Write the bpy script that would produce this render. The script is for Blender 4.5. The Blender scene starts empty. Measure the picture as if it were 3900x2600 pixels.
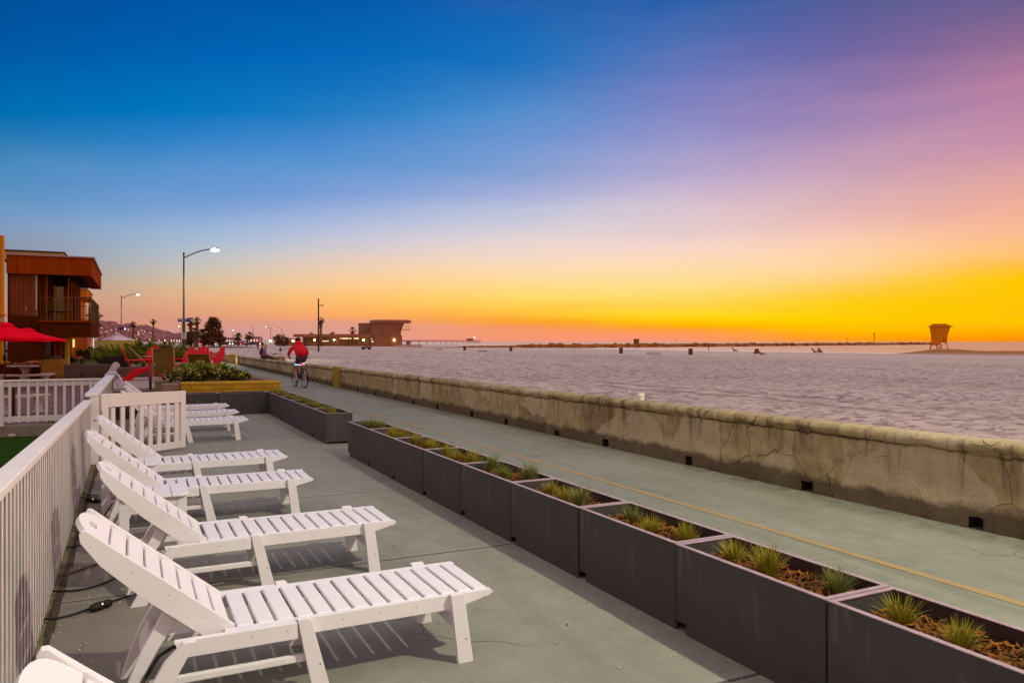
import bpy, bmesh, math, random
from mathutils import Vector, Matrix, noise
random.seed(7)
R = math.radians
scene = bpy.context.scene
col = scene.collection
# ---------------------------------------------------------------- camera geometry
FPX, VX, CAM_H = 2900.0, 507.0, 1.6
TH = math.atan((1950 - VX) / FPX)
SN, CS = math.sin(TH), math.cos(TH)
def ray(px, py):
    k = (px - 1950) / FPX
    return Vector((k * CS + SN, -k * SN + CS, -(py - 1300) / FPX))
def at(px, py, d):
    r = ray(px, py); return Vector((r.x * d, r.y * d, CAM_H + r.z * d))
def onz(px, py, z=0.0):
    r = ray(px, py); t = (z - CAM_H) / r.z; return Vector((r.x * t, r.y * t, z))
def ony(px, py, Y):
    r = ray(px, py); t = Y / r.y; return Vector((r.x * t, Y, CAM_H + r.z * t))

def lin(c):
    return c / 12.92 if c <= 0.04045 else ((c + 0.055) / 1.055) ** 2.4
def srgb(r, g, b):
    return (lin(r / 255), lin(g / 255), lin(b / 255), 1.0)

# ---------------------------------------------------------------- mesh builder
class MB:
    def __init__(s): s.v = []; s.f = []
    def add(s, vs, fs):
        o = len(s.v); s.v += [tuple(v) for v in vs]; s.f += [tuple(i + o for i in f) for f in fs]; return s
    def box(s, x0, x1, y0, y1, z0, z1):
        return s.add([(x0,y0,z0),(x1,y0,z0),(x1,y1,z0),(x0,y1,z0),(x0,y0,z1),(x1,y0,z1),(x1,y1,z1),(x0,y1,z1)],
              [(0,3,2,1),(4,5,6,7),(0,1,5,4),(1,2,6,5),(2,3,7,6),(3,0,4,7)])
    def beam(s, a, b, w, h, up=(0,0,1)):
        a = Vector(a); b = Vector(b); d = (b - a).normalized(); up = Vector(up)
        if abs(d.dot(up)) > .98: up = Vector((1,0,0))
        sd = d.cross(up).normalized(); u = sd.cross(d).normalized()
        vs = []
        for p in (a, b):
            for i, j in ((-1,-1),(1,-1),(1,1),(-1,1)): vs.append(p + sd * (w/2*i) + u * (h/2*j))
        return s.add(vs, [(0,3,2,1),(4,5,6,7),(0,1,5,4),(1,2,6,5),(2,3,7,6),(3,0,4,7)])
    def prism(s, poly, fn, a, b):
        """poly of (p,q), fn(p,q,t)->xyz, extruded t from a to b"""
        n = len(poly)
        vs = [fn(p, q, a) for p, q in poly] + [fn(p, q, b) for p, q in poly]
        fs = [tuple(range(n)), tuple(range(2*n-1, n-1, -1))]
        for i in range(n):
            j = (i + 1) % n; fs.append((i, i + n, j + n, j))
        return s.add(vs, fs)
    def tube(s, pts, r, seg=6, cap=True):
        pts = [Vector(p) for p in pts]; n = len(pts)
        rs = r if isinstance(r, (list, tuple)) else [r] * n
        vs = []; fs = []; pu = None
        for i, p in enumerate(pts):
            d = (pts[min(i+1, n-1)] - pts[max(i-1, 0)])
            d = d.normalized() if d.length > 1e-9 else Vector((0,0,1))
            if pu is None:
                pu = Vector((0,0,1)) if abs(d.z) < .9 else Vector((1,0,0))
            sd = d.cross(pu).normalized(); u = sd.cross(d).normalized(); pu = u
            for k in range(seg):
                a = 2*math.pi*k/seg
                vs.append(p + (sd*math.cos(a) + u*math.sin(a)) * rs[i])
        for i in range(n-1):
            for k in range(seg):
                k2 = (k+1) % seg
                fs.append((i*seg+k, i*seg+k2, (i+1)*seg+k2, (i+1)*seg+k))
        if cap:
            fs.append(tuple(range(seg-1, -1, -1))); fs.append(tuple((n-1)*seg+k for k in range(seg)))
        return s.add(vs, fs)
    def lathe(s, prof, c=(0,0,0), seg=16, a0=0.0):
        c = Vector(c); vs = []; fs = []; n = len(prof)
        for r, z in prof:
            for k in range(seg):
                a = a0 + 2*math.pi*k/seg
                vs.append(c + Vector((r*math.cos(a), r*math.sin(a), z)))
        for i in range(n-1):
            for k in range(seg):
                k2 = (k+1) % seg
                fs.append((i*seg+k, i*seg+k2, (i+1)*seg+k2, (i+1)*seg+k))
        fs.append(tuple(range(seg-1, -1, -1))); fs.append(tuple((n-1)*seg+k for k in range(seg)))
        return s.add(vs, fs)
    def ball(s, c, r, seg=8, rings=6, sc=(1,1,1), jit=0.0, rnd=random):
        c = Vector(c); vs = []; fs = []
        vs.append(c + Vector((0,0,r*sc[2])))
        for i in range(1, rings):
            t = math.pi*i/rings
            for k in range(seg):
                a = 2*math.pi*k/seg; q = r*(1+rnd.uniform(-jit, jit))
                vs.append(c + Vector((q*math.sin(t)*math.cos(a)*sc[0], q*math.sin(t)*math.sin(a)*sc[1], q*math.cos(t)*sc[2])))
        vs.append(c - Vector((0,0,r*sc[2])))
        for k in range(seg): fs.append((0, 1+k, 1+(k+1)%seg))
        for i in range(rings-2):
            for k in range(seg):
                a = 1+i*seg; b = a+seg; k2 = (k+1)%seg
                fs.append((a+k, b+k, b+k2, a+k2))
        L = len(vs)-1; a = 1+(rings-2)*seg
        for k in range(seg): fs.append((L, a+(k+1)%seg, a+k))
        return s.add(vs, fs)
    def quad(s, *p): return s.add(p, [tuple(range(len(p)))])
    def xf(s, M):
        s.v = [tuple(M @ Vector(v)) for v in s.v]; return s
    def build(s, name, mat, parent=None, smooth=False, bevel=0.0, loc=None, seg=2, inset=None, sides=None):
        nf = len(s.f)
        if inset: s.add(inset[0].v, inset[0].f)
        me = bpy.data.meshes.new(name); me.from_pydata(s.v, [], s.f); me.update()
        if inset:
            for k in range(nf, len(s.f)): me.polygons[k].material_index = 1
        if sides:
            for p_ in me.polygons:
                if abs(p_.normal.y) > .7: p_.material_index = 1
        bm = bmesh.new(); bm.from_mesh(me); bmesh.ops.recalc_face_normals(bm, faces=bm.faces); bm.to_mesh(me); bm.free()
        if mat: me.materials.append(mat)
        if inset: me.materials.append(inset[1])
        if sides: me.materials.append(sides)
        if smooth: me.polygons.foreach_set('use_smooth', [True]*len(me.polygons))
        o = bpy.data.objects.new(name, me); col.objects.link(o)
        if parent: o.parent = parent
        if loc is not None: o.location = loc
        if bevel:
            m = o.modifiers.new('bevel', 'BEVEL'); m.width = bevel; m.segments = seg; m.limit_method = 'ANGLE'; m.angle_limit = R(35)
        return o

def grid(name, xs, ys, zf, mat, smooth=True):
    nx, ny = len(xs), len(ys)
    me = bpy.data.meshes.new(name)
    v = [(x, y, zf(x, y)) for y in ys for x in xs]
    f = [(j*nx+i, j*nx+i+1, (j+1)*nx+i+1, (j+1)*nx+i) for j in range(ny-1) for i in range(nx-1)]
    me.from_pydata(v, [], f); me.materials.append(mat)
    if smooth: me.polygons.foreach_set('use_smooth', [True]*len(me.polygons))
    o = bpy.data.objects.new(name, me); col.objects.link(o); return o

# ---------------------------------------------------------------- tagging
def tag(o, label=None, cat=None, group=None, kind=None):
    if label: o['label'] = label
    if cat: o['category'] = cat
    if group: o['group'] = group
    if kind: o['kind'] = kind
    return o
def thing(name, label, cat, loc=(0,0,0), rz=0.0, group=None):
    o = bpy.data.objects.new(name, None); col.objects.link(o); o.empty_display_size = .1
    o.location = loc; o.rotation_euler = (0, 0, rz)
    return tag(o, label, cat, group)
def struct(o): o['kind'] = 'structure'; return o
def dup(root, loc, rz=None, label=None, scale=None):
    def cp(o, par):
        c = o.copy(); col.objects.link(c)
        if par: c.parent = par
        for ch in o.children: cp(ch, c)
        return c
    r = cp(root, None); r.location = loc
    if rz is not None: r.rotation_euler = (0, 0, rz)
    if scale: r.scale = (scale,)*3
    if label: r['label'] = label
    return r

# ---------------------------------------------------------------- materials
def nodes(name):
    m = bpy.data.materials.new(name); m.use_nodes = True
    nt = m.node_tree; b = nt.nodes['Principled BSDF']
    return m, nt, b
class NT:
    def __init__(s, nt): s.nt = nt
    def n(s, t, **kw):
        x = s.nt.nodes.new(t)
        for k, v in kw.items():
            if k in ('operation','blend_type','data_type','noise_dimensions','feature','distance','interpolation_type','wave_type','bands_direction'): setattr(x, k, v)
        return x
    def set(s, sock, v):
        if isinstance(v, bpy.types.NodeSocket): s.nt.links.new(v, sock)
        else: sock.default_value = v
    def math(s, op, a, b=0.0, c=0.0, clamp=False):
        x = s.n('ShaderNodeMath', operation=op); x.use_clamp = clamp
        s.set(x.inputs[0], a); s.set(x.inputs[1], b); s.set(x.inputs[2], c); return x.outputs[0]
    def noise(s, vec, scale, detail=4, rough=.55, dist=0.0):
        x = s.n('ShaderNodeTexNoise'); s.set(x.inputs['Vector'], vec); x.inputs['Scale'].default_value = scale
        x.inputs['Detail'].default_value = detail; x.inputs['Roughness'].default_value = rough; x.inputs['Distortion'].default_value = dist
        return x.outputs['Fac']
    def mapr(s, v, a, b, c=0.0, d=1.0, smooth=False):
        x = s.n('ShaderNodeMapRange')
        if smooth: x.interpolation_type = 'SMOOTHSTEP'
        s.set(x.inputs[0], v); x.inputs[1].default_value = a; x.inputs[2].default_value = b; x.inputs[3].default_value = c; x.inputs[4].default_value = d
        return x.outputs[0]
    def mix(s, f, a, b, mode='MIX'):
        x = s.n('ShaderNodeMix', data_type='RGBA', blend_type=mode)
        s.set(x.inputs[0], f); s.set(x.inputs[6], a); s.set(x.inputs[7], b); return x.outputs[2]
    def coord(s, which='Object', scale=(1,1,1), loc=(0,0,0), rot=(0,0,0)):
        t = s.n('ShaderNodeTexCoord'); m = s.n('ShaderNodeMapping')
        m.inputs['Scale'].default_value = scale; m.inputs['Location'].default_value = loc; m.inputs['Rotation'].default_value = rot
        s.nt.links.new(t.outputs[which], m.inputs['Vector']); return m.outputs[0]
    def xyz(s, v):
        x = s.n('ShaderNodeSeparateXYZ'); s.set(x.inputs[0], v); return x.outputs
    def bump(s, h, strength, dist, b, base=None):
        x = s.n('ShaderNodeBump'); x.inputs['Strength'].default_value = strength; x.inputs['Distance'].default_value = dist
        s.set(x.inputs['Height'], h)
        if base is not None: s.set(x.inputs['Normal'], base)
        s.nt.links.new(x.outputs[0], b.inputs['Normal']); return x.outputs[0]

def mat(name, c, rough=.7, var=.18, scale=6.0, bump=0.0, bscale=40.0, metal=0.0, c2=None, stretch=(1,1,1), spec=.2, trans=0.0):
    m, nt, b = nodes(name); t = NT(nt)
    v = t.coord('Object', stretch)
    n = t.noise(v, scale, 5, .6)
    if len(c) == 3: c = (*c, 1)
    if c2 is None:
        lo = tuple(x*(1-var) for x in c[:3]) + (1,); hi = tuple(min(1, x*(1+var)) for x in c[:3]) + (1,)
    else:
        lo = c; hi = c2 if len(c2) == 4 else (*c2, 1)
    cc = t.mix(t.mapr(n, .32, .68), lo, hi)
    nt.links.new(cc, b.inputs['Base Color'])
    b.inputs['Metallic'].default_value = metal
    b.inputs['Specular IOR Level'].default_value = spec
    t.set(b.inputs['Roughness'], t.mapr(t.noise(v, scale*3, 3), .3, .7, max(.03, rough-.1), min(1, rough+.1)))
    if bump: t.bump(t.noise(v, bscale, 5, .6), bump, .01, b)
    return m
def emis(name, c, strength):
    m, nt, b = nodes(name)
    b.inputs['Base Color'].default_value = (0.8,0.8,0.8,1); b.inputs['Emission Color'].default_value = (*c[:3], 1); b.inputs['Emission Strength'].default_value = strength
    t = NT(nt); v = t.coord('Object'); t.set(b.inputs['Emission Strength'], t.mapr(t.noise(v, 3), .2, .8, strength*.8, strength*1.2))
    return m
# ---------------------------------------------------------------- world: dusk sky as a function of direction
def make_world():
    w = bpy.data.worlds.new('World'); scene.world = w; w.use_nodes = True
    nt = w.node_tree; t = NT(nt); bg = nt.nodes['Background']
    tc = nt.nodes.new('ShaderNodeTexCoord'); sp = t.xyz(tc.outputs['Generated'])
    x, y, z = sp[0], sp[1], sp[2]
    az = t.math('ARCTAN2', x, y)
    hyp = t.math('SQRT', t.math('ADD', t.math('MULTIPLY', x, x), t.math('MULTIPLY', y, y)))
    el = t.math('DIVIDE', t.math('ARCTAN2', z, hyp), math.pi/2)
    # very soft large streaks, real cloud texture in direction space
    mp = nt.nodes.new('ShaderNodeMapping'); mp.inputs['Scale'].default_value = (2.0, 2.0, 9.0); mp.inputs['Rotation'].default_value = (R(10), R(-14), 0)
    nt.links.new(tc.outputs['Generated'], mp.inputs['Vector'])
    nz = t.noise(mp.outputs[0], 1.6, 5, .5)
    wob = t.math('MULTIPLY', t.math('SUBTRACT', nz, .5), t.mapr(el, .0, .12, .0, .030))
    elw = t.math('ADD', el, wob)
    cols = [
     (0,   [(0,0,80,155),(215,0,92,165),(430,0,110,178),(540,35,120,180),(650,75,138,190),(760,100,148,195),(850,125,155,195),(920,140,150,175),(1000,142,142,158),(1080,165,145,140),(1150,190,148,130),(1220,190,140,130),(1300,180,130,130)]),
     (650, [(0,0,85,165),(215,0,98,178),(430,0,118,190),(540,50,130,200),(650,85,145,205),(760,115,155,210),(860,150,178,212),(930,165,185,205),(1000,190,190,190),(1080,215,185,150),(1150,225,170,130),(1200,220,155,125),(1260,205,150,145),(1300,200,145,140)]),
     (1300,[(0,3,88,168),(215,5,105,185),(430,35,125,195),(540,70,135,205),(650,95,150,210),(760,130,160,215),(860,170,185,220),(930,200,200,215),(1000,230,205,190),(1080,250,205,150),(1150,255,190,105),(1210,250,165,100),(1222,225,160,135),(1300,220,155,145)]),
     (1950,[(0,17,91,170),(215,26,113,189),(330,52,124,195),(430,75,140,205),(540,110,150,210),(650,130,160,210),(740,165,175,218),(800,190,195,220),(880,220,210,215),(950,240,215,205),(1020,252,218,180),(1090,255,218,140),(1150,255,215,95),(1200,255,190,55),(1232,255,165,60),(1245,245,155,105),(1300,245,150,120)]),
     (2600,[(0,40,95,168),(170,80,110,180),(330,115,125,190),(470,140,140,198),(600,165,160,205),(700,195,175,208),(780,215,195,208),(870,230,205,205),(950,252,215,200),(1030,255,220,170),(1100,255,222,130),(1170,255,218,70),(1215,255,213,10),(1240,255,175,0),(1258,255,160,40),(1270,252,152,100),(1300,250,150,110)]),
     (3250,[(0,85,92,150),(170,110,100,162),(330,140,118,170),(470,165,135,180),(600,190,150,180),(700,210,170,185),(800,228,180,178),(880,245,195,180),(950,255,210,170),(1030,255,212,150),(1090,255,205,95),(1130,255,203,30),(1200,255,207,0),(1260,255,190,0),(1280,255,160,0),(1300,255,155,30)]),
     (3900,[(0,110,95,145),(130,140,105,145),(290,178,120,155),(430,185,130,165),(560,205,150,170),(680,225,165,160),(780,240,175,155),(880,252,190,145),(970,255,195,115),(1020,255,190,60),(1060,255,198,0),(1150,255,200,0),(1230,255,195,0),(1270,255,165,0),(1300,255,140,10)]),
    ]
    def ramp(stops):
        r = nt.nodes.new('ShaderNodeValToRGB'); cr = r.color_ramp; cr.interpolation = 'LINEAR'
        stops = sorted(stops); e = cr.elements
        e[0].position, e[0].color = stops[0][0], stops[0][1]; e[1].position, e[1].color = stops[-1][0], stops[-1][1]
        for p, c in stops[1:-1]:
            q = e.new(p); q.color = c
        nt.links.new(elw, r.inputs[0]); return r.outputs[0]
    res = None; paz = None
    ZEN = srgb(224, 210, 218)  # zenith out of view, brightened to lift the shadows
    YS = [0,110,215,330,430,540,650,740,800,860,920,970,1020,1060,1100,1140,1180,1208,1222,1232,1245,1258,1270,1285,1300]
    def vert(st, y):
        for (y0, *c0), (y1, *c1) in zip(st, st[1:]):
            if y0 <= y <= y1: return [c0[i]+(c1[i]-c0[i])*(y-y0)/(y1-y0) for i in range(3)]
        return list(st[-1][1:])
    tab = {y: [vert(st, y) for _, st in cols] for y in YS}
    def horiz(row, q):
        i = min(int(q), len(row)-2); u = q-i; g = lambda k: row[max(0, min(len(row)-1, k))]
        out = []
        for c in range(3):
            p0, p1, p2, p3 = g(i-1)[c], g(i)[c], g(i+1)[c], g(i+2)[c]
            out.append(max(0, min(255, .5*((2*p1)+(p2-p0)*u+(2*p0-5*p1+4*p2-p3)*u*u+(3*p1-p0-3*p2+p3)*u**3))))
        return out
    NC = 19
    for k in range(NC):
        px = 3900*k/(NC-1); rel = math.atan((px-1950)/FPX); a = TH + rel; cr = math.cos(rel); stops = []
        for yy in YS:
            el_ = math.atan((1300-yy)/FPX*cr); stops.append((el_/(math.pi/2), srgb(*horiz(tab[yy], px/650))))
        top = max(stops)[0]
        stops.append((top+.12, srgb(78, 96, 152))); stops.append((top+.30, ZEN)); stops.append((1.0, ZEN))
        c = ramp(stops)
        res = c if res is None else t.mix(t.mapr(az, paz, a), res, c)
        paz = a
    back = ramp([(0.0, srgb(232,180,148)), (.08, srgb(224,182,162)), (.3, srgb(212,186,184)), (.6, ZEN), (1.0, ZEN)])
    # half of the sky behind the photographer: pinkish grey anti-twilight, unseen and brightened as fill
    dot = t.math('DIVIDE', t.math('ADD', t.math('MULTIPLY', x, math.sin(R(40))), t.math('MULTIPLY', y, math.cos(R(40)))), hyp)
    res = t.mix(t.mapr(dot, .45, -.1, smooth=True), res, back)
    # thin pink streaks of high cloud toward the sunset, and a low smoky bank over the sea
    m2 = nt.nodes.new('ShaderNodeMapping'); m2.inputs['Scale'].default_value = (1.5, 1.5, 16.0); m2.inputs['Rotation'].default_value = (R(14), R(-22), 0)
    nt.links.new(tc.outputs['Generated'], m2.inputs['Vector'])
    sk = t.math('MULTIPLY', t.mapr(t.noise(m2.outputs[0], 1.3, 6, .55, .3), .50, .74), t.mapr(az, R(18), R(52)))
    sk = t.math('MULTIPLY', sk, t.mapr(el, .05, .16)); res = t.mix(t.math('MULTIPLY', sk, .13), res, srgb(238, 176, 196))
    m3 = nt.nodes.new('ShaderNodeMapping'); m3.inputs['Scale'].default_value = (3, 3, 60.0); nt.links.new(tc.outputs['Generated'], m3.inputs['Vector'])
    lo_ = t.math('MULTIPLY', t.mapr(t.noise(m3.outputs[0], 1.2, 5, .6), .48, .66), t.math('MULTIPLY', t.mapr(el, .002, .012), t.mapr(el, .045, .015)))
    res = t.mix(t.math('MULTIPLY', lo_, .30), res, srgb(244, 140, 40))
    nt.links.new(res, bg.inputs['Color']); bg.inputs['Strength'].default_value = WORLD_K
WORLD_K = 1.0
make_world()
cam = bpy.data.cameras.new('camera'); cam.sensor_width = 36; cam.lens = FPX/3900*36; cam.clip_end = 60000; cam.clip_start = .05
co = bpy.data.objects.new('camera', cam); col.objects.link(co); co.location = (0, 0, CAM_H); co.rotation_euler = (R(90), 0, -TH)
scene.camera = co
scene.render.engine = 'CYCLES'
scene.view_settings.view_transform = 'Standard'; scene.view_settings.look = 'None'; scene.view_settings.exposure = 0; scene.view_settings.gamma = 1
# last glow of the set sun, low over the sea on the right
sl = bpy.data.lights.new('sun', 'SUN'); sl.energy = .75; sl.angle = R(25); sl.color = (1.0, .46, .34)
so = bpy.data.objects.new('sun', sl); col.objects.link(so)
sd = Vector((math.sin(R(92))*math.cos(R(7)), math.cos(R(92))*math.cos(R(7)), math.sin(R(7))))
so.rotation_euler = sd.to_track_quat('Z', 'Y').to_euler()
# ---------------------------------------------------------------- materials of the setting
def concrete(name, base, base2, stain, joints=None, jw=.012):
    m, nt, b = nodes(name); t = NT(nt); v = t.coord('Object')
    n1 = t.noise(v, .55, 6, .62, .4); n2 = t.noise(v, 5.0, 6, .7); n3 = t.noise(v, 60, 4, .7)
    vs = t.coord('Object', (1.2, .18, 1)); n4 = t.noise(vs, 2.2, 5, .65, .6)
    c = t.mix(t.mapr(n1, .3, .7), base, base2)
    c = t.mix(t.mapr(n4, .5, .78, 0, .55), c, stain)
    c = t.mix(t.mapr(n2, .38, .68, 0, .38), c, stain)
    c = t.mix(t.mapr(n3, .35, .7, -.0, .22), c, tuple(x*.55 for x in stain[:3])+(1,))
    # pale specks and small dark spots
    vo = nt.nodes.new('ShaderNodeTexVoronoi'); vo.inputs['Scale'].default_value = 7.0; nt.links.new(v, vo.inputs['Vector'])
    c = t.mix(t.mapr(vo.outputs['Distance'], .02, .045, .35, 0), c, (.05,.045,.04,1))
    # hairline cracks and a damp margin under the sea wall
    dv = nt.nodes.new('ShaderNodeVectorMath'); dv.operation = 'SCALE'; dv.inputs['Scale'].default_value = .5
    dn = nt.nodes.new('ShaderNodeTexNoise'); dn.inputs['Scale'].default_value = 1.6; dn.inputs['Detail'].default_value = 5; nt.links.new(v, dn.inputs['Vector']); nt.links.new(dn.outputs['Color'], dv.inputs[0])
    da = nt.nodes.new('ShaderNodeVectorMath'); da.operation = 'ADD'; nt.links.new(v, da.inputs[0]); nt.links.new(dv.outputs[0], da.inputs[1])
    vk = nt.nodes.new('ShaderNodeTexVoronoi'); vk.feature = 'DISTANCE_TO_EDGE'; vk.inputs['Scale'].default_value = .42; nt.links.new(da.outputs[0], vk.inputs['Vector'])
    hc = t.math('MULTIPLY', t.mapr(vk.outputs['Distance'], .0008, .0045, 1, 0), t.mapr(t.noise(v, .8, 3), .50, .60))
    c = t.mix(t.math('MULTIPLY', hc, .6), c, (.05,.042,.034,1))
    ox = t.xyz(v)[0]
    c = t.mix(t.mapr(t.math('ADD', ox, t.math('MULTIPLY', n4, .9)), 1.15, .25, 0, .62), c, (.135,.105,.085,1))  # fence side of the deck browned: shade under the loungers painted in
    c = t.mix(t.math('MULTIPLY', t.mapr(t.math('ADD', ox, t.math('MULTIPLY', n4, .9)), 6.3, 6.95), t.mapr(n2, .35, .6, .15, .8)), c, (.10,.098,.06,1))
    c = t.mix(t.math('MULTIPLY', t.mapr(t.noise(v, 1.7, 5, .75, .8), .60, .72), .35), c, (.37,.34,.29,1))
    h = t.math('ADD', t.math('MULTIPLY', n3, .5), n2)
    if joints:
        o = t.xyz(v); wob = t.math('MULTIPLY', t.math('SUBTRACT', t.noise(v, 3, 3), .5), .03)
        fm = None
        for axis, pos in joints:
            d = t.math('ABSOLUTE', t.math('SUBTRACT', t.math('ADD', o[axis], wob), pos))
            g = t.mapr(d, jw*.4, jw*1.6, 1, 0)
            fm = g if fm is None else t.math('MAXIMUM', fm, g)
            hal = t.mapr(d, .0, .09, .38, 0)
            c = t.mix(t.math('MULTIPLY', hal, t.mapr(n2, .35, .6)), c, (.42,.38,.33,1))
        c = t.mix(t.math('MULTIPLY', fm, .85), c, (.03,.025,.022,1))
        h = t.math('SUBTRACT', h, t.math('MULTIPLY', fm, 2.0))
    nt.links.new(c, b.inputs['Base Color'])
    t.set(b.inputs['Roughness'], t.mapr(n1, .3, .7, .62, .85)); b.inputs['Specular IOR Level'].default_value = .35
    t.bump(h, .25, .006, b); return m
DECK_J = [(1, 2.76), (1, 5.40), (1, 7.95), (1, 10.62), (1, 12.97), (1, 15.29)]
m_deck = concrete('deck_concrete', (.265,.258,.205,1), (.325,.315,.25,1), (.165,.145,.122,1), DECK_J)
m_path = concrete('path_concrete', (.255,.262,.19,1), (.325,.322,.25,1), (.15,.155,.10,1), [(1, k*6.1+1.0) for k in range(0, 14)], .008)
m_strip = mat('mossy_strip', (.10,.09,.035), .9, c2=(.22,.19,.11), scale=7, bump=.6, bscale=30)
m_seam = mat('seam_dirt', (.03,.022,.015), .95, c2=(.09,.06,.04), scale=14, bump=.8, bscale=40)
m_line = mat('line_paint', (.43,.27,.09), .7, c2=(.30,.26,.16), scale=7, bump=.1)

def sheet(name, x0, x1, y0, y1, z, m, nx=2, ny=2):
    return struct(grid(name, [x0+(x1-x0)*i/(nx-1) for i in range(nx)], [y0+(y1-y0)*i/(ny-1) for i in range(ny)], lambda x, y: z, m, False))
sheet('ground', -400, 8, -60, 900, -.40, mat('ground_soil', (.12,.09,.07), .95, scale=.3))
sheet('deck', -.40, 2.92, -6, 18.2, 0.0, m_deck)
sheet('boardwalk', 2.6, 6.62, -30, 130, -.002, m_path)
sheet('deck_edge', -.62, -.402, -6, 17.6, -.012, m_strip)
gt = MB(); rg = random.Random(77)
for i in range(1300):
    k = rg.random()
    if k < .45: x, y = 2.68 - abs(rg.gauss(0, .10)), rg.uniform(2, 17.4)
    elif k < .75: x, y = -.39 + abs(rg.gauss(0, .12)), rg.uniform(2.5, 16)
    elif k < .9: x, y = 6.40 - abs(rg.gauss(0, .22)), rg.uniform(2.5, 26)
    else: x, y = rg.uniform(-.3, 2.6), rg.uniform(2.3, 17)
    s_ = rg.uniform(.003, .012); a = rg.uniform(0, 3.1); ca, sa = math.cos(a)*s_, math.sin(a)*s_
    gt.add([(x-ca,y-sa,.004),(x+sa*.5,y-ca*.5,.004),(x+ca,y+sa,.004+s_*.5),(x-sa*.6,y+ca*.6,.005)], [(0,1,2,3)])
tag(gt.build('grit', mat('grit_flakes', (.06,.045,.03), .9, c2=(.62,.55,.45), scale=3)), kind='stuff')
sm = MB(); yy = -5.0
while yy < 17:
    w = .014 + .012*random.random(); x = -.412 + random.uniform(-.006,.006)
    sm.quad((x-w, yy, .003), (x+w, yy, .003), (x+w*.8, yy+.34, .003), (x-w*.8, yy+.34, .003)); yy += .34
struct(sm.build('dirt_seam', m_seam))
ln = MB(); yy = -8.0
while yy < 62:
    for k in range(1):
        x = 4.86 - .008*max(0, yy-5)
        ln.quad((x-.042, yy, .0006), (x+.042, yy, .0006), (4.86-.008*max(0, yy-4)+.042, yy+1, .0006), (4.86-.008*max(0, yy-4)-.042, yy+1, .0006))
    yy += 1
struct(ln.build('path_line', m_line))

# beach -------------------------------------------------------------
SEA_Z = -.62
def bend(y): return max(0.0, y-170)*.27 + 5*math.exp(-((y-66)/26)**2)
def sandz(x, y=0):
    q = x - bend(y)
    z = .15 - .006*(q-6.5)
    if q > 117: z -= .05*(q-117)
    return max(z, -6)
def sandp(px, py):
    r = ray(px, py); t = 5.0
    while t < 2500:
        if CAM_H + r.z*t < sandz(r.x*t, r.y*t): break
        t += .2
    return Vector((r.x*t, r.y*t, sandz(r.x*t, r.y*t)))
def sand_mat():
    m, nt, b = nodes('beach_sand'); t = NT(nt); v = t.coord('Object')
    n1 = t.noise(v, .05, 5, .6); n2 = t.noise(v, .9, 6, .68, .3); n3 = t.noise(v, 4.5, 4, .7)
    c = t.mix(t.mapr(n1, .35, .65), (.66,.54,.45,1), (.80,.67,.56,1))
    nd = t.noise(v, 2.9, 4, .65, .6); far_ = t.math('MULTIPLY', t.mapr(t.xyz(v)[0], 45, 80, 1, .12), t.mapr(t.noise(v, .16, 4, .6, .5), .36, .58, .6, 1.0))
    wx = t.math('ADD', t.xyz(v)[0], t.math('MULTIPLY', t.noise(t.coord('Object', (0, .035, 0)), 1.0, 3), 9.0)); trk = None
    for tx in (19.0, 20.7, 30.5, 32.2, 44.0, 45.8):
        g_ = t.mapr(t.math('ABSOLUTE', t.math('SUBTRACT', wx, tx)), .16, .34, 1, 0); trk = g_ if trk is None else t.math('MAXIMUM', trk, g_)
    c = t.mix(t.math('MULTIPLY', trk, t.mapr(n1, .4, .55, .15, .6)), c, (.30,.225,.205,1))
    c = t.mix(t.math('MULTIPLY', far_, t.mapr(nd, .50, .58, 0, .72)), c, (.22,.155,.15,1))  # dents in the sand darkened, their shade put into the colour
    c = t.mix(t.math('MULTIPLY', far_, t.mapr(n2, .50, .66, 0, .42)), c, (.23,.155,.17,1))
    c = t.mix(t.mapr(n3, .56, .66, 0, .5), c, (.17,.115,.12,1))
    c = t.mix(t.mapr(nd, .42, .34, 0, .35), c, (.84,.69,.60,1))  # lit edges of the dents painted paler
    o = t.xyz(v)
    wet = t.mapr(o[2], -.62, -.50, 1, 0)
    c = t.mix(t.math('MULTIPLY', wet, .85), c, (.34,.125,.035,1))
    c = t.mix(t.math('MULTIPLY', t.mapr(o[0], 113, 122, 0, .9), t.mapr(o[1], 128, 100, 0, 1)), c, (.44,.17,.03,1))
    nt.links.new(c, b.inputs['Base Color']); b.inputs['Specular IOR Level'].default_value = .2
    t.set(b.inputs['Roughness'], t.mapr(wet, 0, 1, .95, .5))
    t.bump(t.math('ADD', nd, t.math('MULTIPLY', n3, .35)), 1.0, .22, b); return m
m_sand = sand_mat()
def spaced(a, b, n, p=1.0): return [a + (b-a)*(i/(n-1))**p for i in range(n)]
def sandh(x, y):
    z = sandz(x, y)
    if 6.9 < x < 60 and -10 < y < 110:
        k = min(1, (x-6.9)/1.5)
        z += k*(.085*noise.noise((x*.62, y*.62, 3)) + .06*noise.noise((x*1.7, y*1.7, 8)) - .035)
    # mound under the watch tower
    z += 1.15*math.exp(-(((x-131)/5.5)**2 + ((y-88)/7.0)**2)) + .95*math.exp(-(((x-128)/6.0)**2 + ((y-72)/15.0)**2))
    return z
xs = spaced(6.62, 60, 190, 1.7)[:-1] + spaced(60, 230, 60, 1.1) + [300, 420]
ys = [-60, -30, -15] + spaced(-8, 110, 260, 1.35)[:-1] + spaced(110, 420, 60, 1.1) + [500, 650, 900]
struct(grid('beach', xs, ys, sandh, m_sand))
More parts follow.
